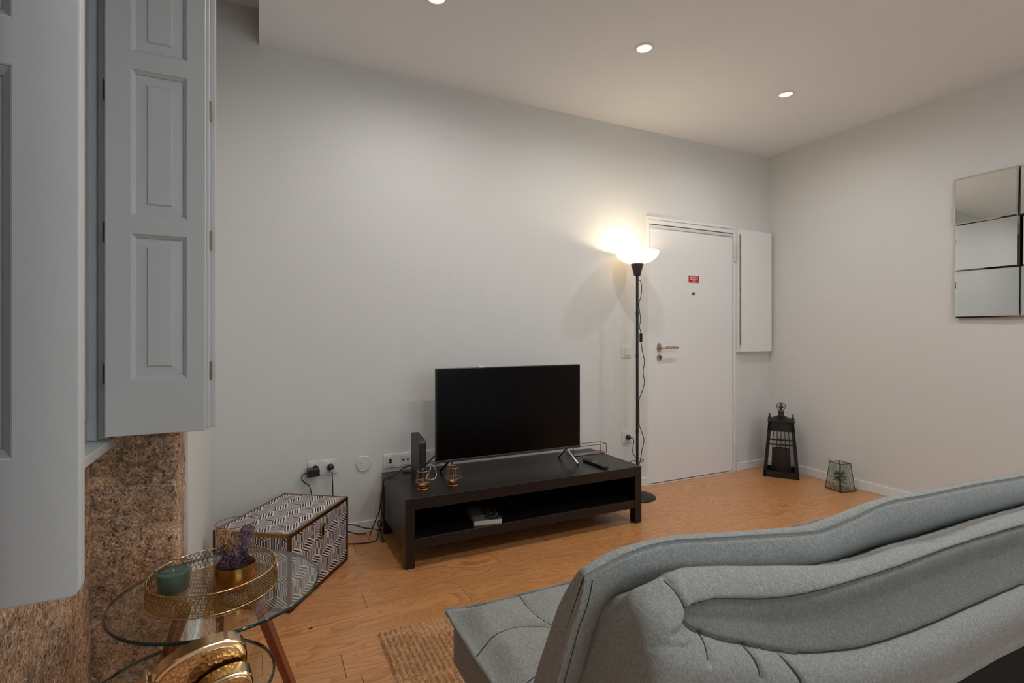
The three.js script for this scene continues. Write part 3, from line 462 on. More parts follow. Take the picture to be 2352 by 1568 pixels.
// ---------------------------------------------------------------- patterned chest
{
  const S3 = Math.sqrt(3);
  const pat = tex(1024, 1024, (u, v) => {           // tumbling rhombs filled with stripes; tile = 3 x 4 hexagon rows
    const R = 1, W = 3 * S3, Hh = 6, x = u * W, y = v * Hh;   // hex width S3, row step 1.5
    let best = 9e9, bxx = 0, byy = 0;
    const r0 = Math.round(y / 1.5);
    for (let r = r0 - 1; r <= r0 + 1; r++) { const off = (((r % 2) + 2) % 2) * S3 / 2, c = Math.round((x - off) / S3); const cx = c * S3 + off, cy = r * 1.5, d = (x - cx) ** 2 + (y - cy) ** 2; if (d < best) { best = d; bxx = x - cx; byy = y - cy; } }
    let a = Math.atan2(byy, bxx) * 180 / Math.PI; a = (a - 30 + 360) % 360; const k = Math.floor(a / 120);      // 0 top rhomb, 1 lower left, 2 lower right
    const ang = (30 + k * 120) * Math.PI / 180, ang2 = ang + 2 * Math.PI / 3;
    // coordinates along the two rhomb edges
    const e1 = [Math.cos(ang), Math.sin(ang)], e2 = [Math.cos(ang2), Math.sin(ang2)], det = e1[0] * e2[1] - e1[1] * e2[0];
    const p = (bxx * e2[1] - byy * e2[0]) / det, q = (e1[0] * byy - e1[1] * bxx) / det;
    let s = k === 0 ? p : k === 1 ? p : q; const o = k === 0 ? q : k === 1 ? q : p; const n = k === 2 ? 8 : 5;
    s = s * n + (k === 1 && o > 0.5 ? 0.42 : 0); const f = s - Math.floor(s); const edge = o < 0.025 || o > 0.975;
    const on = f > (k === 2 ? 0.56 : 0.54) || edge; void R;
    return on ? [214 / 255, 205 / 255, 200 / 255] : [44 / 255, 28 / 255, 30 / 255];
  });
  pat.anisotropy = 8;
  const pm = mat(new THREE.Color(1, 1, 1), 0.55, { map: pat });
  const ax = [0.109, -2.363], bxv = [0.405, -2.79];       // front edge on the floor
  const dx = bxv[0] - ax[0], dz = bxv[1] - ax[1], L = Math.hypot(dx, dz), D = 0.36, turn = Math.atan2(-dz, dx);
  // local x along the front edge, local z towards the front; base at the centre
  const nx = Math.sin(turn), nz = Math.cos(turn), cx = (ax[0] + bxv[0]) / 2 - nx * D / 2, cz = (ax[1] + bxv[1]) / 2 - nz * D / 2;
  const g = thing('storage_chest', 'black and white geometric patterned chest with brass edges in the corner', 'chest', [cx, 0, cz], turn);
  const hw = L / 2, hd = D / 2, H = 0.328, yl = 0.262;
  const uvp = (geo) => uvMetres(geo, 0.34, 0.3926);
  part('body', uvp(bx(-hw + 0.003, hw - 0.003, 0.014, yl - 0.002, -hd + 0.003, hd - 0.003, 0.002)), pm, g);
  const lid = part('lid', uvp(bx(-hw + 0.001, hw - 0.001, yl, H, -hd + 0.001, hd - 0.001, 0.002)), pm, g);
  const strip = (a, b, c, d, e, f) => bx(a, b, c, d, e, f, 0.001);
  part('brass_edging', merge([strip(-hw, hw, H - 0.014, H + 0.001, hd - 0.0005, hd + 0.0015), strip(-hw, hw, H - 0.0005, H + 0.0012, hd - 0.014, hd + 0.0015), strip(-hw, hw, H - 0.014, H + 0.001, -hd - 0.0015, -hd + 0.0005), strip(-hw, hw, H - 0.0005, H + 0.0012, -hd - 0.0015, -hd + 0.012),
    strip(-hw - 0.0015, -hw + 0.0005, H - 0.014, H + 0.001, -hd, hd), strip(-hw - 0.0015, -hw + 0.012, H - 0.0005, H + 0.0012, -hd, hd), strip(hw - 0.0005, hw + 0.0015, H - 0.014, H + 0.001, -hd, hd), strip(hw - 0.012, hw + 0.0015, H - 0.0005, H + 0.0012, -hd, hd)]), M.brass, lid);
  const bronze = mat(rgb(104, 70, 38), 0.4, { metalness: 0.9 });
  for (const [sx, sz] of [[-1, -1], [1, -1], [-1, 1], [1, 1]]) part('corner_edging', merge([strip(sx < 0 ? -hw - 0.0015 : hw - 0.012, sx < 0 ? -hw + 0.012 : hw + 0.0015, 0.0, H, sz < 0 ? -hd - 0.0015 : hd - 0.0005, sz < 0 ? -hd + 0.0005 : hd + 0.0015), strip(sx < 0 ? -hw - 0.0015 : hw - 0.0005, sx < 0 ? -hw + 0.0005 : hw + 0.0015, 0.0, H, sz < 0 ? -hd : hd - 0.012, sz < 0 ? -hd + 0.012 : hd)]), bronze, g);
  part('bottom_edging', merge([strip(-hw, hw, 0, 0.014, hd - 0.010, hd + 0.0015), strip(-hw, hw, 0, 0.014, -hd - 0.0015, -hd + 0.01), strip(-hw - 0.0015, -hw + 0.01, 0, 0.014, -hd, hd), strip(hw - 0.01, hw + 0.0015, 0, 0.014, -hd, hd)]), mat(rgb(104, 70, 38), 0.4, { metalness: 0.9 }), g);
  const ls = new THREE.Shape(); ls.moveTo(-0.011, 0.02); ls.lineTo(0.011, 0.02); ls.lineTo(0.013, -0.02); ls.lineTo(0.006, -0.05); ls.lineTo(0, -0.062); ls.lineTo(-0.006, -0.05); ls.lineTo(-0.013, -0.02); ls.closePath();
  const la = part('latch', merge([extr(ls, 0.004, 0.001).translate(0, yl + 0.004, hd + 0.002), rod(V(-0.012, yl + 0.018, hd + 0.008), V(0.012, yl + 0.018, hd + 0.008), 0.006, 12)]), M.gold, g); void la;
}
// ---------------------------------------------------------------- big lantern in the corner
{
  const p0 = [3.727, -2.924], p1 = [3.885, -2.709], dx = p1[0] - p0[0], dz = p1[1] - p0[1], w = Math.hypot(dx, dz), turn = Math.atan2(-dz, dx);
  const nx = Math.sin(turn), nz = Math.cos(turn), hb = w / 2, db = hb * 0.82;
  const g = thing('floor_lantern', 'tall tapered black lantern with finial in the room corner', 'lantern', [(p0[0] + p1[0]) / 2 - nx * db, 0, (p0[1] + p1[1]) / 2 - nz * db], turn);
  const ht = 0.094, dt = 0.082, H = 0.452, m = mat(rgb(17, 12, 13), 0.45);
  const at = (sx, sz, y) => V(sx * mix(hb, ht, y / H), y, sz * mix(db, dt, y / H));
  const post = (sx, sz) => { const t = 0.026, q = []; for (const y of [0, H]) { const c = at(sx, sz, y); q.push([c.x, c.z], [c.x - sx * t, c.z], [c.x - sx * t, c.z - sz * t * 0.6], [c.x, c.z - sz * t * 0.6]); } const pos = [], f = (a, b, c) => pos.push(...a, ...b, ...c), P = (i) => [q[i][0], i < 4 ? 0 : H, q[i][1]]; for (let i = 0; i < 4; i++) { const j = (i + 1) % 4; f(P(i), P(j), P(4 + j)); f(P(i), P(4 + j), P(4 + i)); } f(P(0), P(1), P(2)); f(P(0), P(2), P(3)); f(P(4), P(6), P(5)); f(P(4), P(7), P(6)); const k = new THREE.BufferGeometry(); k.setAttribute('position', new THREE.Float32BufferAttribute(pos, 3)); k.setAttribute('uv', new THREE.Float32BufferAttribute(new Float32Array(pos.length / 3 * 2), 2)); k.computeVertexNormals(); return k; };
  const two = mat(rgb(17, 12, 13), 0.45, { side: THREE.DoubleSide });
  for (const sx of [-1, 1]) for (const sz of [-1, 1]) part('corner_post', post(sx, sz), two, g);
  const slab = (sx, sz, ya, yb, th) => {              // tapered board on one face
    const A = sx === 0 ? [at(-1, sz, ya), at(1, sz, ya), at(1, sz, yb), at(-1, sz, yb)] : [at(sx, -1, ya), at(sx, 1, ya), at(sx, 1, yb), at(sx, -1, yb)]; const n = sx === 0 ? V(0, 0, -sz * th) : V(-sx * th, 0, 0); const B = A.map((p) => p.clone().add(n)); const pos = []; const quad = (a, b, c, d) => pos.push(a.x, a.y, a.z, b.x, b.y, b.z, c.x, c.y, c.z, a.x, a.y, a.z, c.x, c.y, c.z, d.x, d.y, d.z); quad(...A); quad(...B); for (let i = 0; i < 4; i++) quad(A[i], A[(i + 1) % 4], B[(i + 1) % 4], B[i]); const k = new THREE.BufferGeometry(); k.setAttribute('position', new THREE.Float32BufferAttribute(pos, 3)); k.setAttribute('uv', new THREE.Float32BufferAttribute(new Float32Array(pos.length / 3 * 2), 2)); k.computeVertexNormals(); return k; };
  for (const [sx, sz] of [[0, 1], [0, -1], [1, 0], [-1, 0]]) { part('bottom_rail', slab(sx, sz, 0.0, 0.05, 0.012), two, g); part('top_rail', slab(sx, sz, 0.375, H, 0.010), two, g); }
  for (const [sx, sz] of [[0, 1]]) for (const y of [0.262, 0.302]) part('cross_bar', slab(sx, sz, y, y + 0.011, 0.008), two, g);
  for (const [sx, sz] of [[0, 1], [0, -1], [1, 0], [-1, 0]]) {
    for (let i = 1; i < 6; i++) { const t = -1 + i / 3; const a = sx === 0 ? at(t * 0.82, sz * 0.97, 0.05) : at(sx * 0.97, t * 0.82, 0.05), b = sx === 0 ? at(t * 0.82, sz * 0.97, 0.375) : at(sx * 0.97, t * 0.82, 0.375); part('rod', rod(a, b, 0.0028, 6), m, g); }
  }
  part('floor_board', bx(-hb + 0.012, hb - 0.012, 0.004, 0.016, -db + 0.012, db - 0.012), m, g);
  const roof = part('roof', merge([bx(-ht - 0.006, ht + 0.006, H, H + 0.008, -dt - 0.006, dt + 0.006, 0.002), new THREE.CylinderGeometry(0.026, 0.125, 0.036, 4, 1).rotateY(Math.PI / 4).scale(1, 1, dt / ht).translate(0, H + 0.026, 0)]), m, g);
  const bz = mat(rgb(66, 58, 48), 0.4, { metalness: 0.5 });
  part('finial', lathe([[0.026, H + 0.036], [0.022, H + 0.044], [0.021, H + 0.066], [0.026, H + 0.070], [0.025, H + 0.078], [0.012, H + 0.084], [0.010, H + 0.100], [0.019, H + 0.112], [0.019, H + 0.118], [0.010, H + 0.130], [0.011, H + 0.146], [0.0, H + 0.148]], 28), bz, roof);
  part('ring_handle', new THREE.TorusGeometry(0.031, 0.003, 8, 40).translate(0, H + 0.118, 0), bz, roof);
  for (const sx of [-1, 1]) for (const sz of [-1, 1]) part('corner_finial', lathe([[0.010, 0], [0.010, 0.012], [0.004, 0.016], [0.009, 0.026], [0.006, 0.034], [0, 0.042]], 14).translate(sx * ht * 0.93, H + 0.008, sz * dt * 0.93), bz, roof);
  const c = thing('pillar_candle', 'thick dark brown pillar candle inside the black lantern', 'candle', [g.position.x, 0.016, g.position.z]);
  part('wax', lathe([[0, 0.196], [0.056, 0.196], [0.062, 0.204], [0.066, 0.204], [0.0675, 0.198], [0.0675, 0.0], [0, 0]], 40), mat(rgb(52, 36, 34), 0.55), c);
  part('wick', rod(V(0, 0.196, 0), V(0.002, 0.212, 0), 0.0015, 6), M.dark, c);
}
// ---------------------------------------------------------------- ribbed glass lantern
{
  const Q = [[3.851, -2.362], [3.976, -2.334]], dx = Q[1][0] - Q[0][0], dz = Q[1][1] - Q[0][1], w = 0.131, d = 0.138, turn = Math.atan2(-dz, dx);
  const nx = Math.sin(turn), nz = Math.cos(turn);
  const g = thing('glass_lantern', 'small ribbed glass lantern with thin bronze edges on the floor', 'lantern', [(Q[0][0] + Q[1][0]) / 2 - nx * d / 2, 0, (Q[0][1] + Q[1][1]) / 2 - nz * d / 2], turn);
  const H = 0.205, k = 0.70, c = (sx, sz, y) => V(sx * w / 2 * mix(1, k, y / H), y, sz * d / 2 * mix(1, k, y / H)), o = [[-1, -1], [1, -1], [1, 1], [-1, 1]];
  const lo = o.map(([a, b]) => c(a, b, 0.0035)), hi = o.map(([a, b]) => c(a, b, H));
  part('bronze_frame', merge([polyTube(lo, 0.0028, 6, true), polyTube(hi, 0.0024, 6, true), ...lo.map((p, i) => rod(p, hi[i], 0.0026, 6))]), M.darkBrass, g);
  for (const lp of [new THREE.TorusGeometry(0.010, 0.0018, 6, 20).translate(hi[0].x, H + 0.006, hi[0].z), new THREE.TorusGeometry(0.008, 0.002, 6, 20).translate(lo[2].x + 0.008, 0.010, lo[2].z)]) part('hinge_loop', lp, M.darkBrass, g);
  const rib = mat(new THREE.Color().setRGB(0.93, 0.96, 0.94), 0.05, { transmission: 1, thickness: 0 });
  for (let i = 0; i < 4; i++) { const a = lo[i], b = lo[(i + 1) % 4], e = hi[i], f = hi[(i + 1) % 4], n = V().crossVectors(V().subVectors(b, a), V().subVectors(e, a)).normalize(); part('pane', grid(130, 1, (u, v) => { const p = a.clone().lerp(b, u).lerp(e.clone().lerp(f, u), v); return p.addScaledVector(n, 0.0011 * Math.sin(u * 13 * 2 * Math.PI)); }), rib, g); }
  const ribMat = mat(rgb(205, 212, 206), 0.1, { transmission: 0.85, thickness: 0, ior: 1.3 });
  for (let i = 0; i < 4; i++) for (let j = 1; j < 12; j++) { const a = lo[i].clone().lerp(lo[(i + 1) % 4], j / 12), b = hi[i].clone().lerp(hi[(i + 1) % 4], j / 12); part('glass_rib', rod(a, b, 0.0014, 6, 0.0011), ribMat, g); }
  part('floor_plate', bx(-w / 2 + 0.004, w / 2 - 0.004, 0.002, 0.005, -d / 2 + 0.004, d / 2 - 0.004), mat(rgb(130, 126, 118), 0.15, { metalness: 0.85 }), g);
  const s = thing('succulent', 'tiny dark green artificial succulent inside the ribbed glass lantern', 'plant', [g.position.x, 0.005, g.position.z]);
  part('stem', rod(V(0, 0, 0), V(0, 0.085, 0), 0.010, 8, 0.006), mat(rgb(60, 54, 40), 0.8), s);
  const lm = mat(rgb(46, 58, 46), 0.6), r3 = rng(31), lf = new THREE.SphereGeometry(1, 8, 6).scale(0.006, 0.004, 0.026).translate(0, 0, 0.024);
  for (let i = 0; i < 34; i++) { const l = part('leaf', lf, lm, s); l.position.set(0, 0.055 + 0.06 * r3(), 0); l.rotation.set(-0.9 + 1.3 * r3(), i * 2.4, 0, 'YXZ'); }
}
// ---------------------------------------------------------------- tiled mirror on the right wall
{
  const g = thing('wall_mirror', 'frameless wall mirror made of slightly tilted square tiles', 'mirror', [XR, 1.279, -1.755], 0);
  const w = 0.322, h = 0.301, tilt = [[0.4, -1.5], [0.9, -3.0], [2.3, -1.6]];   // degrees about z, about y per row, bottom to top
  part('backing', bx(-0.008, -0.0005, 0.02, h * 3 - 0.02, 0.03, w * 3 - 0.03), M.dark, g);
  for (let r = 0; r < 3; r++) for (let c = 0; c < 3; c++) {
    const t = part('mirror_tile', bx(-0.006, 0, 0, h - 0.002, 0, w - 0.002), M.mirrorEdge, g);
    t.position.set(-0.018 - (r === 1 ? -0.003 : 0), r * h, c * w + (r === 2 ? -0.006 : r === 1 ? 0.003 : 0));
    t.rotation.set(0, (tilt[r][1] + (c ? 0.8 * Math.sin(r * 7 + c * 3) : 0)) * Math.PI / 180, -tilt[r][0] * Math.PI / 180);
    const b = 0.008, s = new THREE.Shape(); s.moveTo(b, b); s.lineTo(w - 0.002 - b, b); s.lineTo(w - 0.002 - b, h - 0.002 - b); s.lineTo(b, h - 0.002 - b); s.closePath();
    const q = [[0, 0], [w - 0.002, 0], [w - 0.002, h - 0.002], [0, h - 0.002]], e = [[b, b], [w - 0.002 - b, b], [w - 0.002 - b, h - 0.002 - b], [b, h - 0.002 - b]], pos = [];
    for (let i = 0; i < 4; i++) { const j = (i + 1) % 4, A = [-0.0062, q[i][1], q[i][0]], B = [-0.0062, q[j][1], q[j][0]], C = [-0.0085, e[j][1], e[j][0]], Dd = [-0.0085, e[i][1], e[i][0]]; pos.push(...A, ...B, ...C, ...A, ...C, ...Dd); }
    const E = e.map((p) => [-0.0085, p[1], p[0]]); pos.push(...E[0], ...E[1], ...E[2], ...E[0], ...E[2], ...E[3]);
    const k = new THREE.BufferGeometry(); k.setAttribute('position', new THREE.Float32BufferAttribute(pos, 3)); k.setAttribute('uv', new THREE.Float32BufferAttribute(new Float32Array(pos.length / 3 * 2), 2)); k.computeVertexNormals();
    part('bevelled_glass', k, mat(rgb(222, 226, 224), 0.02, { metalness: 1, side: THREE.DoubleSide }), t);
  }
}
// ---------------------------------------------------------------- glass side tables
function sideTable(label, cx, cz, R, h, tTop, tFoot, ang0) {
  const g = thing('side_table', label, 'side table', [cx, 0, cz]);
  const top = part('glass_top', merge([new THREE.CircleGeometry(R - 0.002, 80).rotateX(-Math.PI / 2).translate(0, h, 0)]), M.tableGlass, g);
  part('glass_edge', lathe([[R - 0.003, h], [R - 0.0005, h - 0.0012], [R, h - 0.004], [R - 0.0005, h - 0.0068], [R - 0.003, h - 0.008], [R - 0.005, h - 0.0075], [R - 0.006, h - 0.004], [R - 0.005, h - 0.0005], [R - 0.003, h]], 96), M.glassEdge, top);
  for (let i = 0; i < 3; i++) {
    const a = ang0 + i * 2 * Math.PI / 3, c = Math.cos(a), s = Math.sin(a);
    const A = V(tTop * c, h - 0.012, tTop * s), B = V(tFoot * c, 0.0, tFoot * s), d = V().subVectors(A, B).normalize();
    const lg = new THREE.CylinderGeometry(0.0165, 0.011, 1, 4, 1).rotateY(Math.PI / 4); lg.scale(1, A.distanceTo(B) - 0.004, 1); lg.rotateZ(0);
    const q = new THREE.Quaternion().setFromUnitVectors(V(0, 1, 0), d); lg.rotateY(-a); lg.applyQuaternion(q); lg.translate((A.x + B.x) / 2, (A.y + B.y) / 2 + 0.002, (A.z + B.z) / 2);
    const l = part('leg', lg.toNonIndexed(), M.legWood, g); l.geometry.computeVertexNormals();
    part('glass_pad', new THREE.CylinderGeometry(0.014, 0.014, 0.006, 20).translate(A.x, h - 0.0115, A.z), M.steel, l);
  }
  return g;
}
const T1 = [-0.099, -1.579], T1H = 0.5, T2 = [-0.160, -1.342], T2H = 0.40;
sideTable('round glass side table with wooden legs holding the wire tray', ...T1, 0.247, T1H, 0.09, 0.285, Math.atan2(0.44, 0.9));
sideTable('lower round glass side table holding gold figurines', ...T2, 0.190, T2H, 0.08, 0.20, 2.0);
// wire tray
const TC = [-0.112, -1.580];
{
  const g = thing('wire_tray', 'round gold wire basket tray on the glass side table', 'tray', [TC[0], T1H + 0.001, TC[1]]);
  const R0 = 0.153, R1 = 0.149, H = 0.052, N = 84, r = 0.0008, wires = [], P = (i, y) => { const a = i / N * 2 * Math.PI, R = mix(R0, R1, y / H); return V(R * Math.cos(a), y, R * Math.sin(a)); };
  const lv = [0.002, 0.012, 0.019, 0.030, 0.037, 0.0475, H];
  for (let i = 0; i < N; i++) {
    wires.push(rod(P(i, lv[0]), P(i, lv[1]), r, 4), rod(P(i, lv[1]), P(i + 0.5, lv[2]), r, 4), rod(P(i, lv[1]), P(i - 0.5, lv[2]), r, 4), rod(P(i + 0.5, lv[2]), P(i + 0.5, lv[3]), r, 4), rod(P(i + 0.5, lv[3]), P(i, lv[4]), r, 4), rod(P(i - 0.5, lv[3]), P(i, lv[4]), r, 4), rod(P(i, lv[4]), P(i + 0.5, lv[5]), r, 4), rod(P(i, lv[4]), P(i - 0.5, lv[5]), r, 4), rod(P(i + 0.5, lv[5]), P(i + 0.5, lv[6]), r, 4));
  }
  part('side_mesh', merge(wires), M.brass, g);
  const fl = []; for (let k = -22; k <= 22; k++) { const o = k * 0.0068, c = Math.sqrt(Math.max(0, R0 * R0 - o * o)); if (c < 0.01) continue; for (const a of [0.52, 2.62]) { const d = [Math.cos(a), Math.sin(a)], n = [-d[1], d[0]]; fl.push(rod(V(n[0] * o - d[0] * c, 0.002, n[1] * o - d[1] * c), V(n[0] * o + d[0] * c, 0.002, n[1] * o + d[1] * c), r * 0.8, 4)); } }
  part('floor_mesh', merge(fl), M.brass, g);
  part('rim', new THREE.TorusGeometry(R1, 0.0019, 8, 96).rotateX(Math.PI / 2).translate(0, H, 0), M.gold, g);
  part('base_ring', new THREE.TorusGeometry(R0, 0.0016, 8, 96).rotateX(Math.PI / 2).translate(0, 0.0018, 0), M.gold, g);
  for (const a of [0.05, Math.PI + 0.05]) { const pts = []; for (let i = 0; i <= 24; i++) { const t = i / 24 * Math.PI; const da = 0.15 * Math.cos(t), y = H - 0.026 * Math.sin(t); pts.push(V((R1 + 0.0025) * Math.cos(a + da), y, (R1 + 0.0025) * Math.sin(a + da))); } part('handle', tube(pts, 0.0018, 40, 6), M.gold, g); }
}
// candle in green glass
{
  const g = thing('jar_candle', 'green wax candle in a clear glass jar on the wire tray', 'candle', [-0.207, T1H + 0.0045, -1.598]);
  part('glass_jar', lathe([[0, 0.0], [0.034, 0.0], [0.0385, 0.004], [0.041, 0.060], [0.043, 0.068], [0.0425, 0.0685], [0.0405, 0.067], [0.039, 0.060], [0.0368, 0.006], [0, 0.005]], 48), M.thinGlass, g);
  part('jar_rim', new THREE.TorusGeometry(0.0423, 0.0014, 6, 56).rotateX(Math.PI / 2).translate(0, 0.068, 0), M.glassRim, g);
  part('wax', lathe([[0, 0.0515], [0.030, 0.052], [0.0382, 0.0535], [0.0363, 0.007], [0, 0.007]], 48), mat(rgb(70, 98, 86), 0.4), g);
  part('wick', rod(V(0, 0.051, 0), V(0.001, 0.061, 0), 0.001, 6), mat(rgb(220, 215, 200), 0.8), g);
}
// gold pot with glass cylinder and dried flowers
{
  const g = thing('flower_pot', 'gold pot with clear glass cylinder and dried purple flowers', 'flower pot', [-0.062, T1H + 0.0045, -1.562]);
  part('pot', lathe([[0, 0], [0.030, 0], [0.040, 0.006], [0.047, 0.018], [0.0495, 0.034], [0.0495, 0.062], [0.0475, 0.062], [0.0475, 0.03], [0.04, 0.010], [0, 0.008]], 64), M.goldPot, g);
  part('soil', lathe([[0, 0.047], [0.0472, 0.045], [0.0472, 0.04], [0, 0.04]], 32), mat(rgb(40, 30, 28), 0.95), g);
  part('glass_cylinder', lathe([[0.0445, 0.046], [0.0465, 0.10], [0.0475, 0.170], [0.0465, 0.1705], [0.0455, 0.10], [0.0435, 0.046]], 56), M.thinGlass, g);
  part('glass_rim', new THREE.TorusGeometry(0.047, 0.0009, 6, 56).rotateX(Math.PI / 2).translate(0, 0.1705, 0), M.glassRim, g);
  const r4 = rng(77), petal = new THREE.SphereGeometry(1, 5, 4).scale(0.0042, 0.0015, 0.0026).translate(0.0035, 0, 0);
  const cols = [rgb(108, 80, 98), rgb(92, 66, 80), rgb(158, 112, 84), rgb(186, 142, 92), rgb(134, 104, 120)].map((c) => mat(c, 0.85)), green = mat(rgb(58, 76, 58), 0.8);
  const heads = [[-0.022, 0.075, 0.012, 0], [-0.006, 0.088, 0.016, 0], [0.012, 0.082, 0.012, 1], [-0.026, 0.098, 0.0, 1], [-0.010, 0.108, 0.004, 2], [0.006, 0.104, -0.008, 0], [0.020, 0.108, 0.002, 4], [-0.022, 0.122, -0.006, 3], [-0.028, 0.138, -0.010, 3], [0.024, 0.124, -0.004, 4], [0.028, 0.140, -0.006, 0], [0.004, 0.118, -0.012, 2], [-0.004, 0.074, 0.020, 1], [0.018, 0.092, -0.014, 0]];
  for (const [x, y, z, c] of heads) {
    const l = []; for (let i = 0; i < 80; i++) { const k = petal.clone(); k.rotateZ(r4() * 6); k.rotateX(r4() * 6); k.rotateY(r4() * 6.28); const a = r4() * 6.28, b = Math.acos(2 * r4() - 1), rr = 0.0165 * Math.cbrt(r4()); k.translate(x + rr * Math.sin(b) * Math.cos(a), y + rr * Math.cos(b), z + rr * Math.sin(b) * Math.sin(a)); l.push(k); }
    const h = part('flower_head', merge(l), cols[c], g); part('stem', tube([[x * 0.3, 0.046, z * 0.3], [x * 0.5, (y + 0.046) / 2, z * 0.5], [x, y, z]], 0.0009, 10, 5), green, h);
  }
  for (let i = 0; i < 7; i++) { const l = part('leaf', new THREE.SphereGeometry(1, 8, 6).scale(0.007, 0.0012, 0.016).translate(0, 0, 0.012), green, g); l.position.set(0.008 + 0.016 * r4(), 0.06 + 0.035 * r4(), -0.008 + 0.02 * r4()); l.rotation.set(-0.6 - 0.5 * r4(), i * 1.7, 0, 'YXZ'); }
}
// gold figurines on the lower table
function figurine(label, pos, turn, s, tail) {
  const g = thing('gold_figurine', label, 'figurine', pos, turn);
  const out = new THREE.Shape();
  out.moveTo(-0.055 * s, 0);
  if (tail) { out.bezierCurveTo(-0.075 * s, 0.0, -0.100 * s, 0.010 * s, -0.135 * s, 0.012 * s); out.bezierCurveTo(-0.140 * s, 0.030 * s, -0.118 * s, 0.060 * s, -0.090 * s, 0.086 * s); out.lineTo(-0.083 * s, 0.078 * s); out.bezierCurveTo(-0.078 * s, 0.082 * s, -0.074 * s, 0.092 * s, -0.066 * s, 0.098 * s); }
  else { out.bezierCurveTo(-0.080 * s, 0.0, -0.095 * s, 0.02 * s, -0.094 * s, 0.05 * s); out.bezierCurveTo(-0.094 * s, 0.065 * s, -0.085 * s, 0.080 * s, -0.066 * s, 0.094 * s); }
  out.bezierCurveTo(-0.045 * s, 0.113 * s, -0.005 * s, 0.126 * s, 0.035 * s, 0.125 * s); out.bezierCurveTo(0.072 * s, 0.124 * s, 0.092 * s, 0.108 * s, 0.094 * s, 0.080 * s); out.bezierCurveTo(0.095 * s, 0.045 * s, 0.080 * s, 0.0, 0.045 * s, 0); out.closePath();
  const d = 0.044;
  part('body', extr(out, d, 0.0035, 24).translate(0, 0, -d), M.gold, g);
  // hammered face and raised outline
  const inn = out.getSpacedPoints(120).map((p) => new THREE.Vector2(p.x * 0.86 + 0.001, 0.06 * s + (p.y - 0.06 * s) * 0.80));
  const lay = new THREE.ShapeGeometry(new THREE.Shape(inn)); lay.translate(0, 0, 0.0012);
  const hb = tex(256, 256, gray((u, v) => { let m = 9; for (let i = -1; i < 2; i++) for (let j = -1; j < 2; j++) { const cx = Math.floor(u * 14) + i, cy = Math.floor(v * 14) + j, w = (a) => ((a % 14) + 14) % 14; const dx = u * 14 - cx - hash2(w(cx), w(cy), 5), dy = v * 14 - cy - hash2(w(cx), w(cy), 9); m = Math.min(m, dx * dx + dy * dy); } return clamp(m, 0, 1); }), false); hb.repeat.set(9, 9);
  part('hammered_face', lay, mat(rgb(204, 166, 114), 0.22, { metalness: 1, bumpMap: hb, bumpScale: 0.0007 }), g);
  const pts = inn.filter((_, i) => i % 4 === 0).map((p) => V(p.x, p.y, 0.0012)); part('raised_outline', tube(pts, 0.0018, 120, 6, true), M.gold, g);
  if (tail) part('tail_fold', tube([[-0.093 * s, 0.088 * s, -d + 0.004], [-0.0925 * s, 0.086 * s, -0.02], [-0.091 * s, 0.08 * s, 0.001]], 0.004, 16, 8), M.gold, g);
  return g;
}
figurine('larger polished gold arched figurine with a tail on the glass table', [-0.118, T2H + 0.0005, -1.256], 0.14, 0.98, true);
figurine('smaller polished gold arched figurine without a tail on the glass table', [-0.072, T2H + 0.0005, -1.205], 0.10, 0.62, false);
// ---------------------------------------------------------------- jute rug
{
  const x0 = 0.408, x1 = 2.15, z0 = -2.045, z1 = -1.10, nu = 640, nv = 300;
  const g = grid(nu, nv, (u, v) => {
    const x = mix(x0, x1, u), z = mix(z1, z0, v); const e = Math.min(x - x0, x1 - x, z - z0, z1 - z);
    const wob = 0.004 * (fbm(x * 6, z * 6, 4096, 4096, 131, 2) - 0.5), rib = Math.pow(Math.abs(Math.sin(Math.PI * (x + wob) / 0.0205)), 0.7), col = Math.floor((x + wob) / 0.0205);
    const knot = 0.5 + 0.5 * Math.sin(2 * Math.PI * z / 0.0125 + (col % 2) * Math.PI + 2 * hash2(col, 3, 7)), row = sstep(0.62, 0.8, vnoise(x * 3, z * 34, 4096, 4096, 137));
    let y = 0.001 + 0.0165 * (0.05 + 0.92 * rib * (0.42 + 0.58 * knot)) * (1 - 0.5 * row) + 0.002 * (fbm(x * 90, z * 90, 4096, 4096, 139, 2) - 0.5);
    y *= sstep(-0.002, 0.010, e); const j = (e < 0.003) ? 0.004 * (hash2(Math.floor(x * 160), Math.floor(z * 160), 17) - 0.5) : 0;
    const p = V(x + j, Math.max(0.0006, y), z + j); p.u = x / 0.35; p.v = z / 0.35; return p; });
  single('jute_rug', g, M.jute, 'coarse woven tan jute rug on the floor by the sofa', 'rug');
}
single('dry_petal', new THREE.SphereGeometry(1, 8, 6).scale(0.011, 0.0018, 0.004), mat(rgb(52, 34, 30), 0.9), 'tiny dark dry petal lying on the floor planks', 'petal', [0.178, 0.0018, -2.205], 0.3);
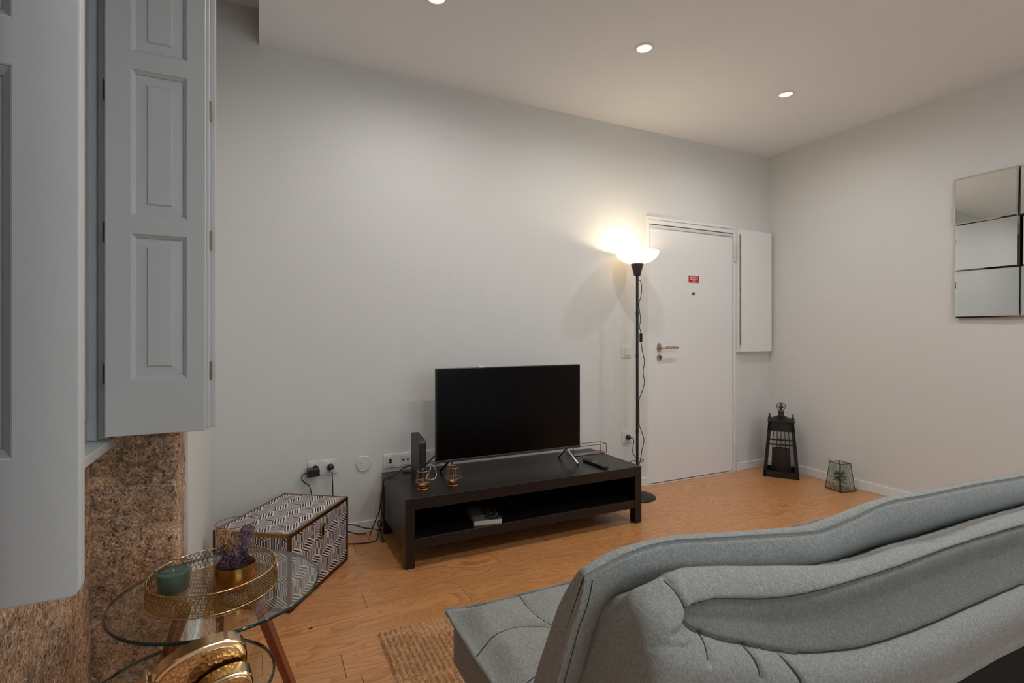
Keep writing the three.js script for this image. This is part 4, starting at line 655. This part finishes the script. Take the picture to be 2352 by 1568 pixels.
// ---------------------------------------------------------------- sofa bed
{
  const g = thing('sofa_bed', 'grey fabric sofa bed with quilted seat and padded reclining back', 'sofa', [0, 0, 0]);
  const X0 = 0.49, X1 = 2.36;
  // --- back rest, main slab
  const top = [[0.50, 0.772, -0.752], [0.525, 0.781, -0.750], [0.558, 0.790, -0.750], [0.607, 0.795, -0.750], [0.686, 0.797, -0.747], [0.777, 0.791, -0.738], [0.861, 0.785, -0.727], [0.948, 0.780, -0.715], [1.031, 0.776, -0.706], [1.124, 0.785, -0.700], [1.218, 0.794, -0.700], [1.320, 0.798, -0.700], [1.429, 0.793, -0.700], [1.633, 0.788, -0.700], [1.818, 0.782, -0.700], [2.004, 0.777, -0.700], [2.36, 0.775, -0.700]];
  const seam = [[0.50, 0.764, -0.737], [0.538, 0.775, -0.735], [0.595, 0.787, -0.735], [0.673, 0.792, -0.733], [0.763, 0.785, -0.724], [0.901, 0.774, -0.707], [1.049, 0.764, -0.689], [1.145, 0.773, -0.685], [1.292, 0.790, -0.685], [1.446, 0.785, -0.685], [1.686, 0.780, -0.685], [1.961, 0.768, -0.685], [2.36, 0.766, -0.685]];
  const K = 0.385;
  const loft = (nx, xa, xb, section, m, name, capEnds = true, round = 0.02) => {
    const st = []; const kr = 6;
    for (let i = 0; i <= kr; i++) st.push([xa + round * (1 - Math.cos(i / kr * Math.PI / 2)), round * (1 - Math.sin(i / kr * Math.PI / 2))]);
    for (let i = 1; i < nx; i++) st.push([mix(xa + round, xb - round, i / nx), 0]);
    for (let i = kr; i >= 0; i--) st.push([xb - round * (1 - Math.cos(i / kr * Math.PI / 2)), round * (1 - Math.sin(i / kr * Math.PI / 2))]);
    const secs = st.map(([x, ins]) => { const s = section(x); if (ins > 0) { const n = s.length, c = s.reduce((q, p) => [q[0] + p[0] / n, q[1] + p[1] / n], [0, 0]); return s.map((p) => { const ex = c[0] - p[0], ey = c[1] - p[1], l = Math.hypot(ex, ey) || 1, k = Math.min(ins, 0.8 * l) / l; return [p[0] + ex * k, p[1] + ey * k]; }); } return s; });
    const n = secs[0].length, pos = [], uv = [], idx = [];
    for (let i = 0; i < st.length; i++) { let acc = 0; for (let j = 0; j <= n; j++) { const p = secs[i][j % n]; if (j) { const o = secs[i][j - 1]; acc += Math.hypot(p[0] - o[0], p[1] - o[1]); } pos.push(st[i][0] + (p[2] ?? 0), p[1], p[0]); uv.push(st[i][0] / 0.25, acc / 0.25); } }
    for (let i = 0; i + 1 < st.length; i++) for (let j = 0; j < n; j++) { const a = i * (n + 1) + j, b = a + n + 1; idx.push(a, b, a + 1, b, b + 1, a + 1); }
    if (capEnds) for (const e of [0, st.length - 1]) { const c = secs[e].reduce((q, p) => [q[0] + p[0] / n, q[1] + p[1] / n], [0, 0]); const ci = pos.length / 3; pos.push(st[e][0], c[1], c[0]); uv.push(c[0] / 0.25, c[1] / 0.25); const base = ci + 1; for (let j = 0; j < n; j++) { const p = secs[e][j]; pos.push(st[e][0] + (p[2] ?? 0), p[1], p[0]); uv.push(p[0] / 0.25, p[1] / 0.25); } for (let j = 0; j < n; j++) { const a = base + j, b = base + (j + 1) % n; e ? idx.push(ci, a, b) : idx.push(ci, b, a); } }
    const k = new THREE.BufferGeometry(); k.setAttribute('position', new THREE.Float32BufferAttribute(pos, 3)); k.setAttribute('uv', new THREE.Float32BufferAttribute(uv, 2)); k.setIndex(idx); k.computeVertexNormals(); return part(name, k, m, g);
  };
  const secA = (x) => {                                // [z, y] loop: rear face up, over the top, front face down
    const ty = interp(top, x, 1), tz = interp(top, x, 2), sy = interp(seam, x, 1), sz = interp(seam, x, 2), o = [], yb = 0.34;
    const dent = 0.0035 * Math.exp(-(((x - 0.672) / 0.004) ** 2));
    for (let i = 0; i <= 30; i++) { const t = 1 - Math.pow(1 - i / 30, 1.6), y = mix(yb, sy - 0.004, t), bulge = (0.006 + 0.020 * sstep(0.52, 0.66, x)) * Math.sin(Math.PI * clamp((y - 0.655) / (sy - 0.655), 0, 1)); o.push([sz - K * (sy - y) + bulge - dent - (i === 30 ? 0.003 : 0), y]); }
    o.push([sz - 0.005, sy], [sz - 0.0005, sy + 0.003]);
    for (const [a, b] of [[0.2, 0.55], [0.5, 0.85], [0.8, 1.0]]) o.push([mix(sz, tz, a), mix(sy, ty, b)]);
    for (const [dz, dy] of [[0.004, -0.0015], [0.010, -0.008], [0.022, -0.022], [0.045, -0.052], [0.075, -0.095], [0.105, -0.15], [0.128, -0.2]]) o.push([tz - dz, ty + dy]);
    for (let i = 1; i <= 10; i++) { const y = mix(ty - 0.2, yb, i / 10); o.push([tz - 0.128 - K * (ty - 0.2 - y) - 0.006 * Math.sin(Math.PI * i / 10), y]); }
    return o; };
  const backrest = loft(240, X0 + 0.008, X1, secA, M.fabric, 'backrest', true, 0.007);
  // piping seam that runs down the end of the back rest
  { const q = []; for (let i = 0; i <= 20; i++) { const y = mix(0.755, 0.36, i / 20), x = 0.514, sy = interp(seam, x, 1), sz = interp(seam, x, 2); q.push(V(x, y, sz - K * (sy - y) + 0.006 * Math.sin(Math.PI * clamp((y - 0.655) / (sy - 0.655), 0, 1)) - 0.0002)); } part('seam_thread', new THREE.TubeGeometry(new THREE.CatmullRomCurve3(q), 40, 0.0016, 5), M.thread, backrest); }
  // --- padded rear cover
  const groove = [[0.54, 0.715, -0.735], [0.635, 0.727, -0.729], [0.669, 0.739, -0.728], [0.738, 0.733, -0.722], [0.895, 0.711, -0.702], [1.042, 0.693, -0.685], [1.152, 0.690, -0.680], [1.282, 0.692, -0.680], [1.445, 0.689, -0.680], [1.673, 0.690, -0.680], [1.947, 0.684, -0.680], [2.36, 0.682, -0.680]];
  const bTop = [[0.54, 0.742, -0.690], [0.600, 0.749, -0.690], [0.638, 0.757, -0.689], [0.701, 0.751, -0.686], [0.852, 0.730, -0.668], [0.989, 0.715, -0.650], [1.087, 0.713, -0.642], [1.207, 0.716, -0.640], [1.360, 0.711, -0.640], [1.575, 0.712, -0.640], [1.832, 0.707, -0.640], [2.36, 0.704, -0.640]];
  const iT = [[0.54, 0.715, -0.652], [0.654, 0.723, -0.649], [0.701, 0.721, -0.646], [0.808, 0.702, -0.634], [0.906, 0.695, -0.621], [1.016, 0.699, -0.607], [1.146, 0.703, -0.600], [1.275, 0.703, -0.600], [1.476, 0.704, -0.600], [1.718, 0.697, -0.600], [2.36, 0.694, -0.600]];
  const iB = [[0.54, 0.64, -0.632], [0.65, 0.642, -0.624], [0.780, 0.632, -0.612], [0.827, 0.615, -0.607], [0.876, 0.603, -0.600], [0.948, 0.592, -0.590], [1.038, 0.584, -0.580], [1.143, 0.580, -0.575], [1.272, 0.575, -0.575], [1.434, 0.574, -0.575], [1.646, 0.572, -0.575], [2.36, 0.570, -0.575]];
  const bBt = [[0.54, 0.46, -0.66], [0.80, 0.45, -0.62], [1.05, 0.437, -0.59], [1.346, 0.427, -0.580], [1.447, 0.428, -0.580], [1.660, 0.423, -0.580], [2.36, 0.42, -0.580]];
  const ring = [[2.29, 0.694], ...[1.9, 1.718, 1.6, 1.476, 1.36, 1.275, 1.2, 1.146, 1.08, 1.016, 0.96, 0.906, 0.86, 0.808, 0.75, 0.701].map((x) => [x, interp(iT, x, 1)]), [0.668, 0.722], [0.648, 0.7215], [0.634, 0.717], [0.626, 0.708], [0.629, 0.698], [0.640, 0.688], [0.657, 0.679], [0.675, 0.671], [0.70, 0.660], [0.74, 0.646], [0.78, 0.632], ...[0.827, 0.876, 0.91, 0.948, 1.0, 1.038, 1.09, 1.143, 1.2, 1.272, 1.35, 1.434, 1.55, 1.646, 1.9].map((x) => [x, interp(iB, x, 1)]), [2.29, 0.570], [2.32, 0.63]];
  const creases = [[[0.606, 0.770], [0.622, 0.750], [0.634, 0.719]], [[0.660, 0.677], [0.650, 0.650]], [[0.745, 0.644], [0.755, 0.618], [0.757, 0.600]], [[0.822, 0.612], [0.848, 0.57], [0.856, 0.52], [0.85, 0.47]], [[0.59, 0.70], [0.62, 0.706]]];
  const secB = (x) => {
    const G = [interp(groove, x, 2), interp(groove, x, 1)], T = [interp(bTop, x, 2), interp(bTop, x, 1)], I = [interp(iT, x, 2), interp(iT, x, 1)], J = [interp(iB, x, 2), interp(iB, x, 1)], Bq = [interp(bBt, x, 2), interp(bBt, x, 1)];
    const sy = interp(seam, x, 1), sz = interp(seam, x, 2), back = (y) => sz - K * (sy - y) - 0.01;
    const ctl = [[back(0.40), 0.405], [Bq[0] - 0.055, Bq[1] - 0.012], Bq, [mix(Bq[0], J[0], 0.5) + 0.004, mix(Bq[1], J[1], 0.5)], J, [mix(I[0], J[0], 0.5) + 0.002, mix(I[1], J[1], 0.5)], I, T, [G[0] + 0.004, G[1] + 0.004], [back(G[1] - 0.03), G[1] - 0.03]];
    const cur = new THREE.CatmullRomCurve3(ctl.map(([z, y]) => V(z, y, 0)), false, 'centripetal'); const o = [], n = 110;
    for (let i = 0; i <= n; i++) { const p = cur.getPoint(i / n); let z = p.x, y = p.y;
      if (i > 12 && i < n - 12 && z > back(y) + 0.03) {
        const d = distPoly(x, y, ring, true), inside = inPoly(x, y, ring); let h;
        if (inside) h = -0.003 - 0.009 * sstep(0, 0.05, d); else { const w = y > (I[1] + J[1]) / 2 ? 0.075 : 0.115; h = 0.020 * Math.sin(Math.PI * clamp(d / w, 0, 1) ** 0.75); }
        h -= 0.007 * Math.exp(-((d / 0.0045) ** 2));
        for (const c of creases) { const e = distPoly(x, y, c, false); if (e < 0.03) h -= 0.0075 * Math.exp(-((e / 0.0045) ** 2)) * 1; }
        const top_ = y > I[1] ? sstep(I[1], T[1] + 0.004, y) : 0; z += h * (1 - 0.6 * top_); y += h * 0.5 * top_;
        // soft puckers
        z += 0.003 * (fbm(x * 11, y * 11, 4096, 4096, 151, 2) - 0.5);
      }
      o.push([z, y]); }
    for (let i = 1; i < 8; i++) { const y = mix(G[1] - 0.03, 0.405, i / 8); o.push([back(y), y]); }
    return o; };
  const rearCover = loft(640, 0.553, X1 - 0.03, secB, M.fabric, 'rear_cover', true, 0.022);
  {                                                   // the stitched-in centre panel is a darker felt: its own part
    const geo = rearCover.geometry, p = geo.attributes.position, a = [], b = [], ix = geo.index.array;
    for (let i = 0; i < ix.length; i += 3) { const [u, v, w] = [ix[i], ix[i + 1], ix[i + 2]], x = (p.getX(u) + p.getX(v) + p.getX(w)) / 3, y = (p.getY(u) + p.getY(v) + p.getY(w)) / 3, z = (p.getZ(u) + p.getZ(v) + p.getZ(w)) / 3; (z > -0.68 && inPoly(x, y, ring) ? b : a).push(u, v, w); }
    const inset = new THREE.BufferGeometry(); for (const k of ['position', 'normal', 'uv']) inset.setAttribute(k, geo.attributes[k].clone()); inset.setIndex(b); geo.setIndex(a);
    part('felt_panel', inset, M.felt, rearCover).userData.label = 'darker felt centre panel';
  }
  const onB = (x, y) => { const s = secB(x); let bz = -9; for (let i = 14; i < 98; i++) { const [z0, y0] = s[i], [z1, y1] = s[i + 1]; if ((y0 - y) * (y1 - y) <= 0 && y0 !== y1) bz = Math.max(bz, mix(z0, z1, (y - y0) / (y1 - y0))); } return bz > -5 ? V(x, y, bz + 0.0006) : null; };
  const line = (pts, closed) => { const c = new THREE.CatmullRomCurve3(pts.map(([x, y]) => V(x, y, 0)), closed, 'centripetal'), n = closed ? 320 : 24, q = c.getPoints(n).map((p) => onB(p.x, p.y)).filter(Boolean); return q.length > 3 ? new THREE.TubeGeometry(new THREE.CatmullRomCurve3(q, false, 'centripetal'), q.length * 2, 0.0018, 5) : null; };
  part('seam_thread', line(ring.slice(0, -1), false) && merge([line(ring.slice(1, -2), true)]), M.thread, rearCover);
  for (const c of creases.slice(0, 4)) { const t = line(c, false); if (t) part('pleat_seam', t, M.thread, rearCover); }
  // --- seat: quilted top with piping
  const sx0 = 0.478, sx1 = X1 + 0.012, sz0 = -1.405, sz1 = -0.83, yT = 0.398, seams = [];
  const arc = (a, b, bow) => { const p = []; for (let i = 0; i <= 12; i++) { const t = i / 12, dx = b[0] - a[0], dz = b[1] - a[1], h = bow * 4 * t * (1 - t); p.push([a[0] + dx * t - dz * h, a[1] + dz * t + dx * h]); } return p; };
  const NX = 8, step = (sx1 - 0.02 - 0.476) / NX, rows = [sz0 + 0.0, -1.163, -0.97, -0.80];
  for (let i = 0; i < NX; i++) for (const z of [rows[1], rows[2]]) seams.push(arc([0.476 + i * step, z - 0.02], [0.476 + (i + 1) * step, z], -0.22));
  for (let i = 1; i < NX; i++) for (let r = 0; r < 3; r++) seams.push(arc([0.476 + i * step, rows[r]], [0.476 + i * step, rows[r + 1]], r % 2 ? -0.1 : 0.12));
  const seatY = (x, z) => { let d = 9; for (const s of seams) { if (x < s[0][0] - 0.16 && x < s[12][0] - 0.16) continue; if (x > s[0][0] + 0.4 && x > s[12][0] + 0.4) continue; d = Math.min(d, distPoly(x, z, s, false)); }
    const e = Math.min(x - sx0, sx1 - x, z - sz0), ed = sstep(0, 0.075, e);
    const y = yT - 0.018 + 0.024 * ed + 0.012 * sstep(0, 0.09, d) * ed - 0.006 * Math.exp(-((d / 0.004) ** 2)) * ed;
    const cr = 0.010 * Math.exp(-((Math.hypot(x - sx0, z - sz0) / 0.05) ** 2)); return y + cr; };
  const seat = grid(340, 130, (u, v) => { const x = mix(sx0, sx1, u), z = mix(sz1, sz0, v), p = V(x, seatY(x, z), z); p.u = x / 0.25; p.v = z / 0.25; return p; });
  const seatPart = part('seat', seat, M.fabric, g);
  const edge = (x, z) => { const cr = 0.010 * Math.exp(-((Math.hypot(x - sx0, z - sz0) / 0.05) ** 2)); return V(x, yT - 0.019 + cr + 0.002 * Math.sin(x * 40 + z * 33), z); };
  const pp = []; for (let i = 0; i <= 20; i++) pp.push(edge(sx0 - 0.002, mix(sz1, sz0, i / 20))); for (let i = 1; i <= 40; i++) pp.push(edge(mix(sx0, sx1, i / 40), sz0 - 0.002)); for (let i = 1; i <= 20; i++) pp.push(edge(sx1 + 0.002, mix(sz0, sz1, i / 20)));
  part('piping', new THREE.TubeGeometry(new THREE.CatmullRomCurve3(pp, false, 'centripetal'), 360, 0.0055, 8), M.fabric, seatPart);
  // stitched seam threads lie in the grooves
  const th = seams.map((s) => tube(s.map(([x, z]) => V(x, seatY(clamp(x, sx0, sx1), Math.max(z, sz0)) + 0.0014, z)), 0.0017, 30, 5)); part('seam_thread', merge(th), M.thread, seatPart);
  part('seat_side', bx(sx0 + 0.012, sx1 - 0.012, 0.24, yT - 0.016, sz0 + 0.012, sz1, 0.01), M.fabric, g);
  part('base', bx(sx0 + 0.035, sx1 - 0.035, 0.11, 0.2395, sz0 + 0.04, sz1 + 0.03, 0.02), M.sofaBase, g);
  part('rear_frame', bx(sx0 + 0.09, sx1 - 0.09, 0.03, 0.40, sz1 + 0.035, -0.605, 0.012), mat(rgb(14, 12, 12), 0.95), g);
  for (const x of [sx0 + 0.10, sx1 - 0.10]) for (const z of [sz0 + 0.10, -0.70]) part('leg', rod(V(x, z > -1 ? 0 : 0.0125, z), V(x, 0.115, z), 0.016, 16, 0.022), M.black, g);
}
// groups built in room coordinates: move each origin to the base of its thing
for (const n of ['sofa_bed', 'folding_shutter', 'folding_shutter_001']) {
  const o = scene.getObjectByName(n), b = new THREE.Box3().setFromObject(o), c = V((b.min.x + b.max.x) / 2, b.min.y, (b.min.z + b.max.z) / 2);
  o.position.add(c); for (const k of o.children) k.position.sub(c);
}
renderer.render(scene, camera);
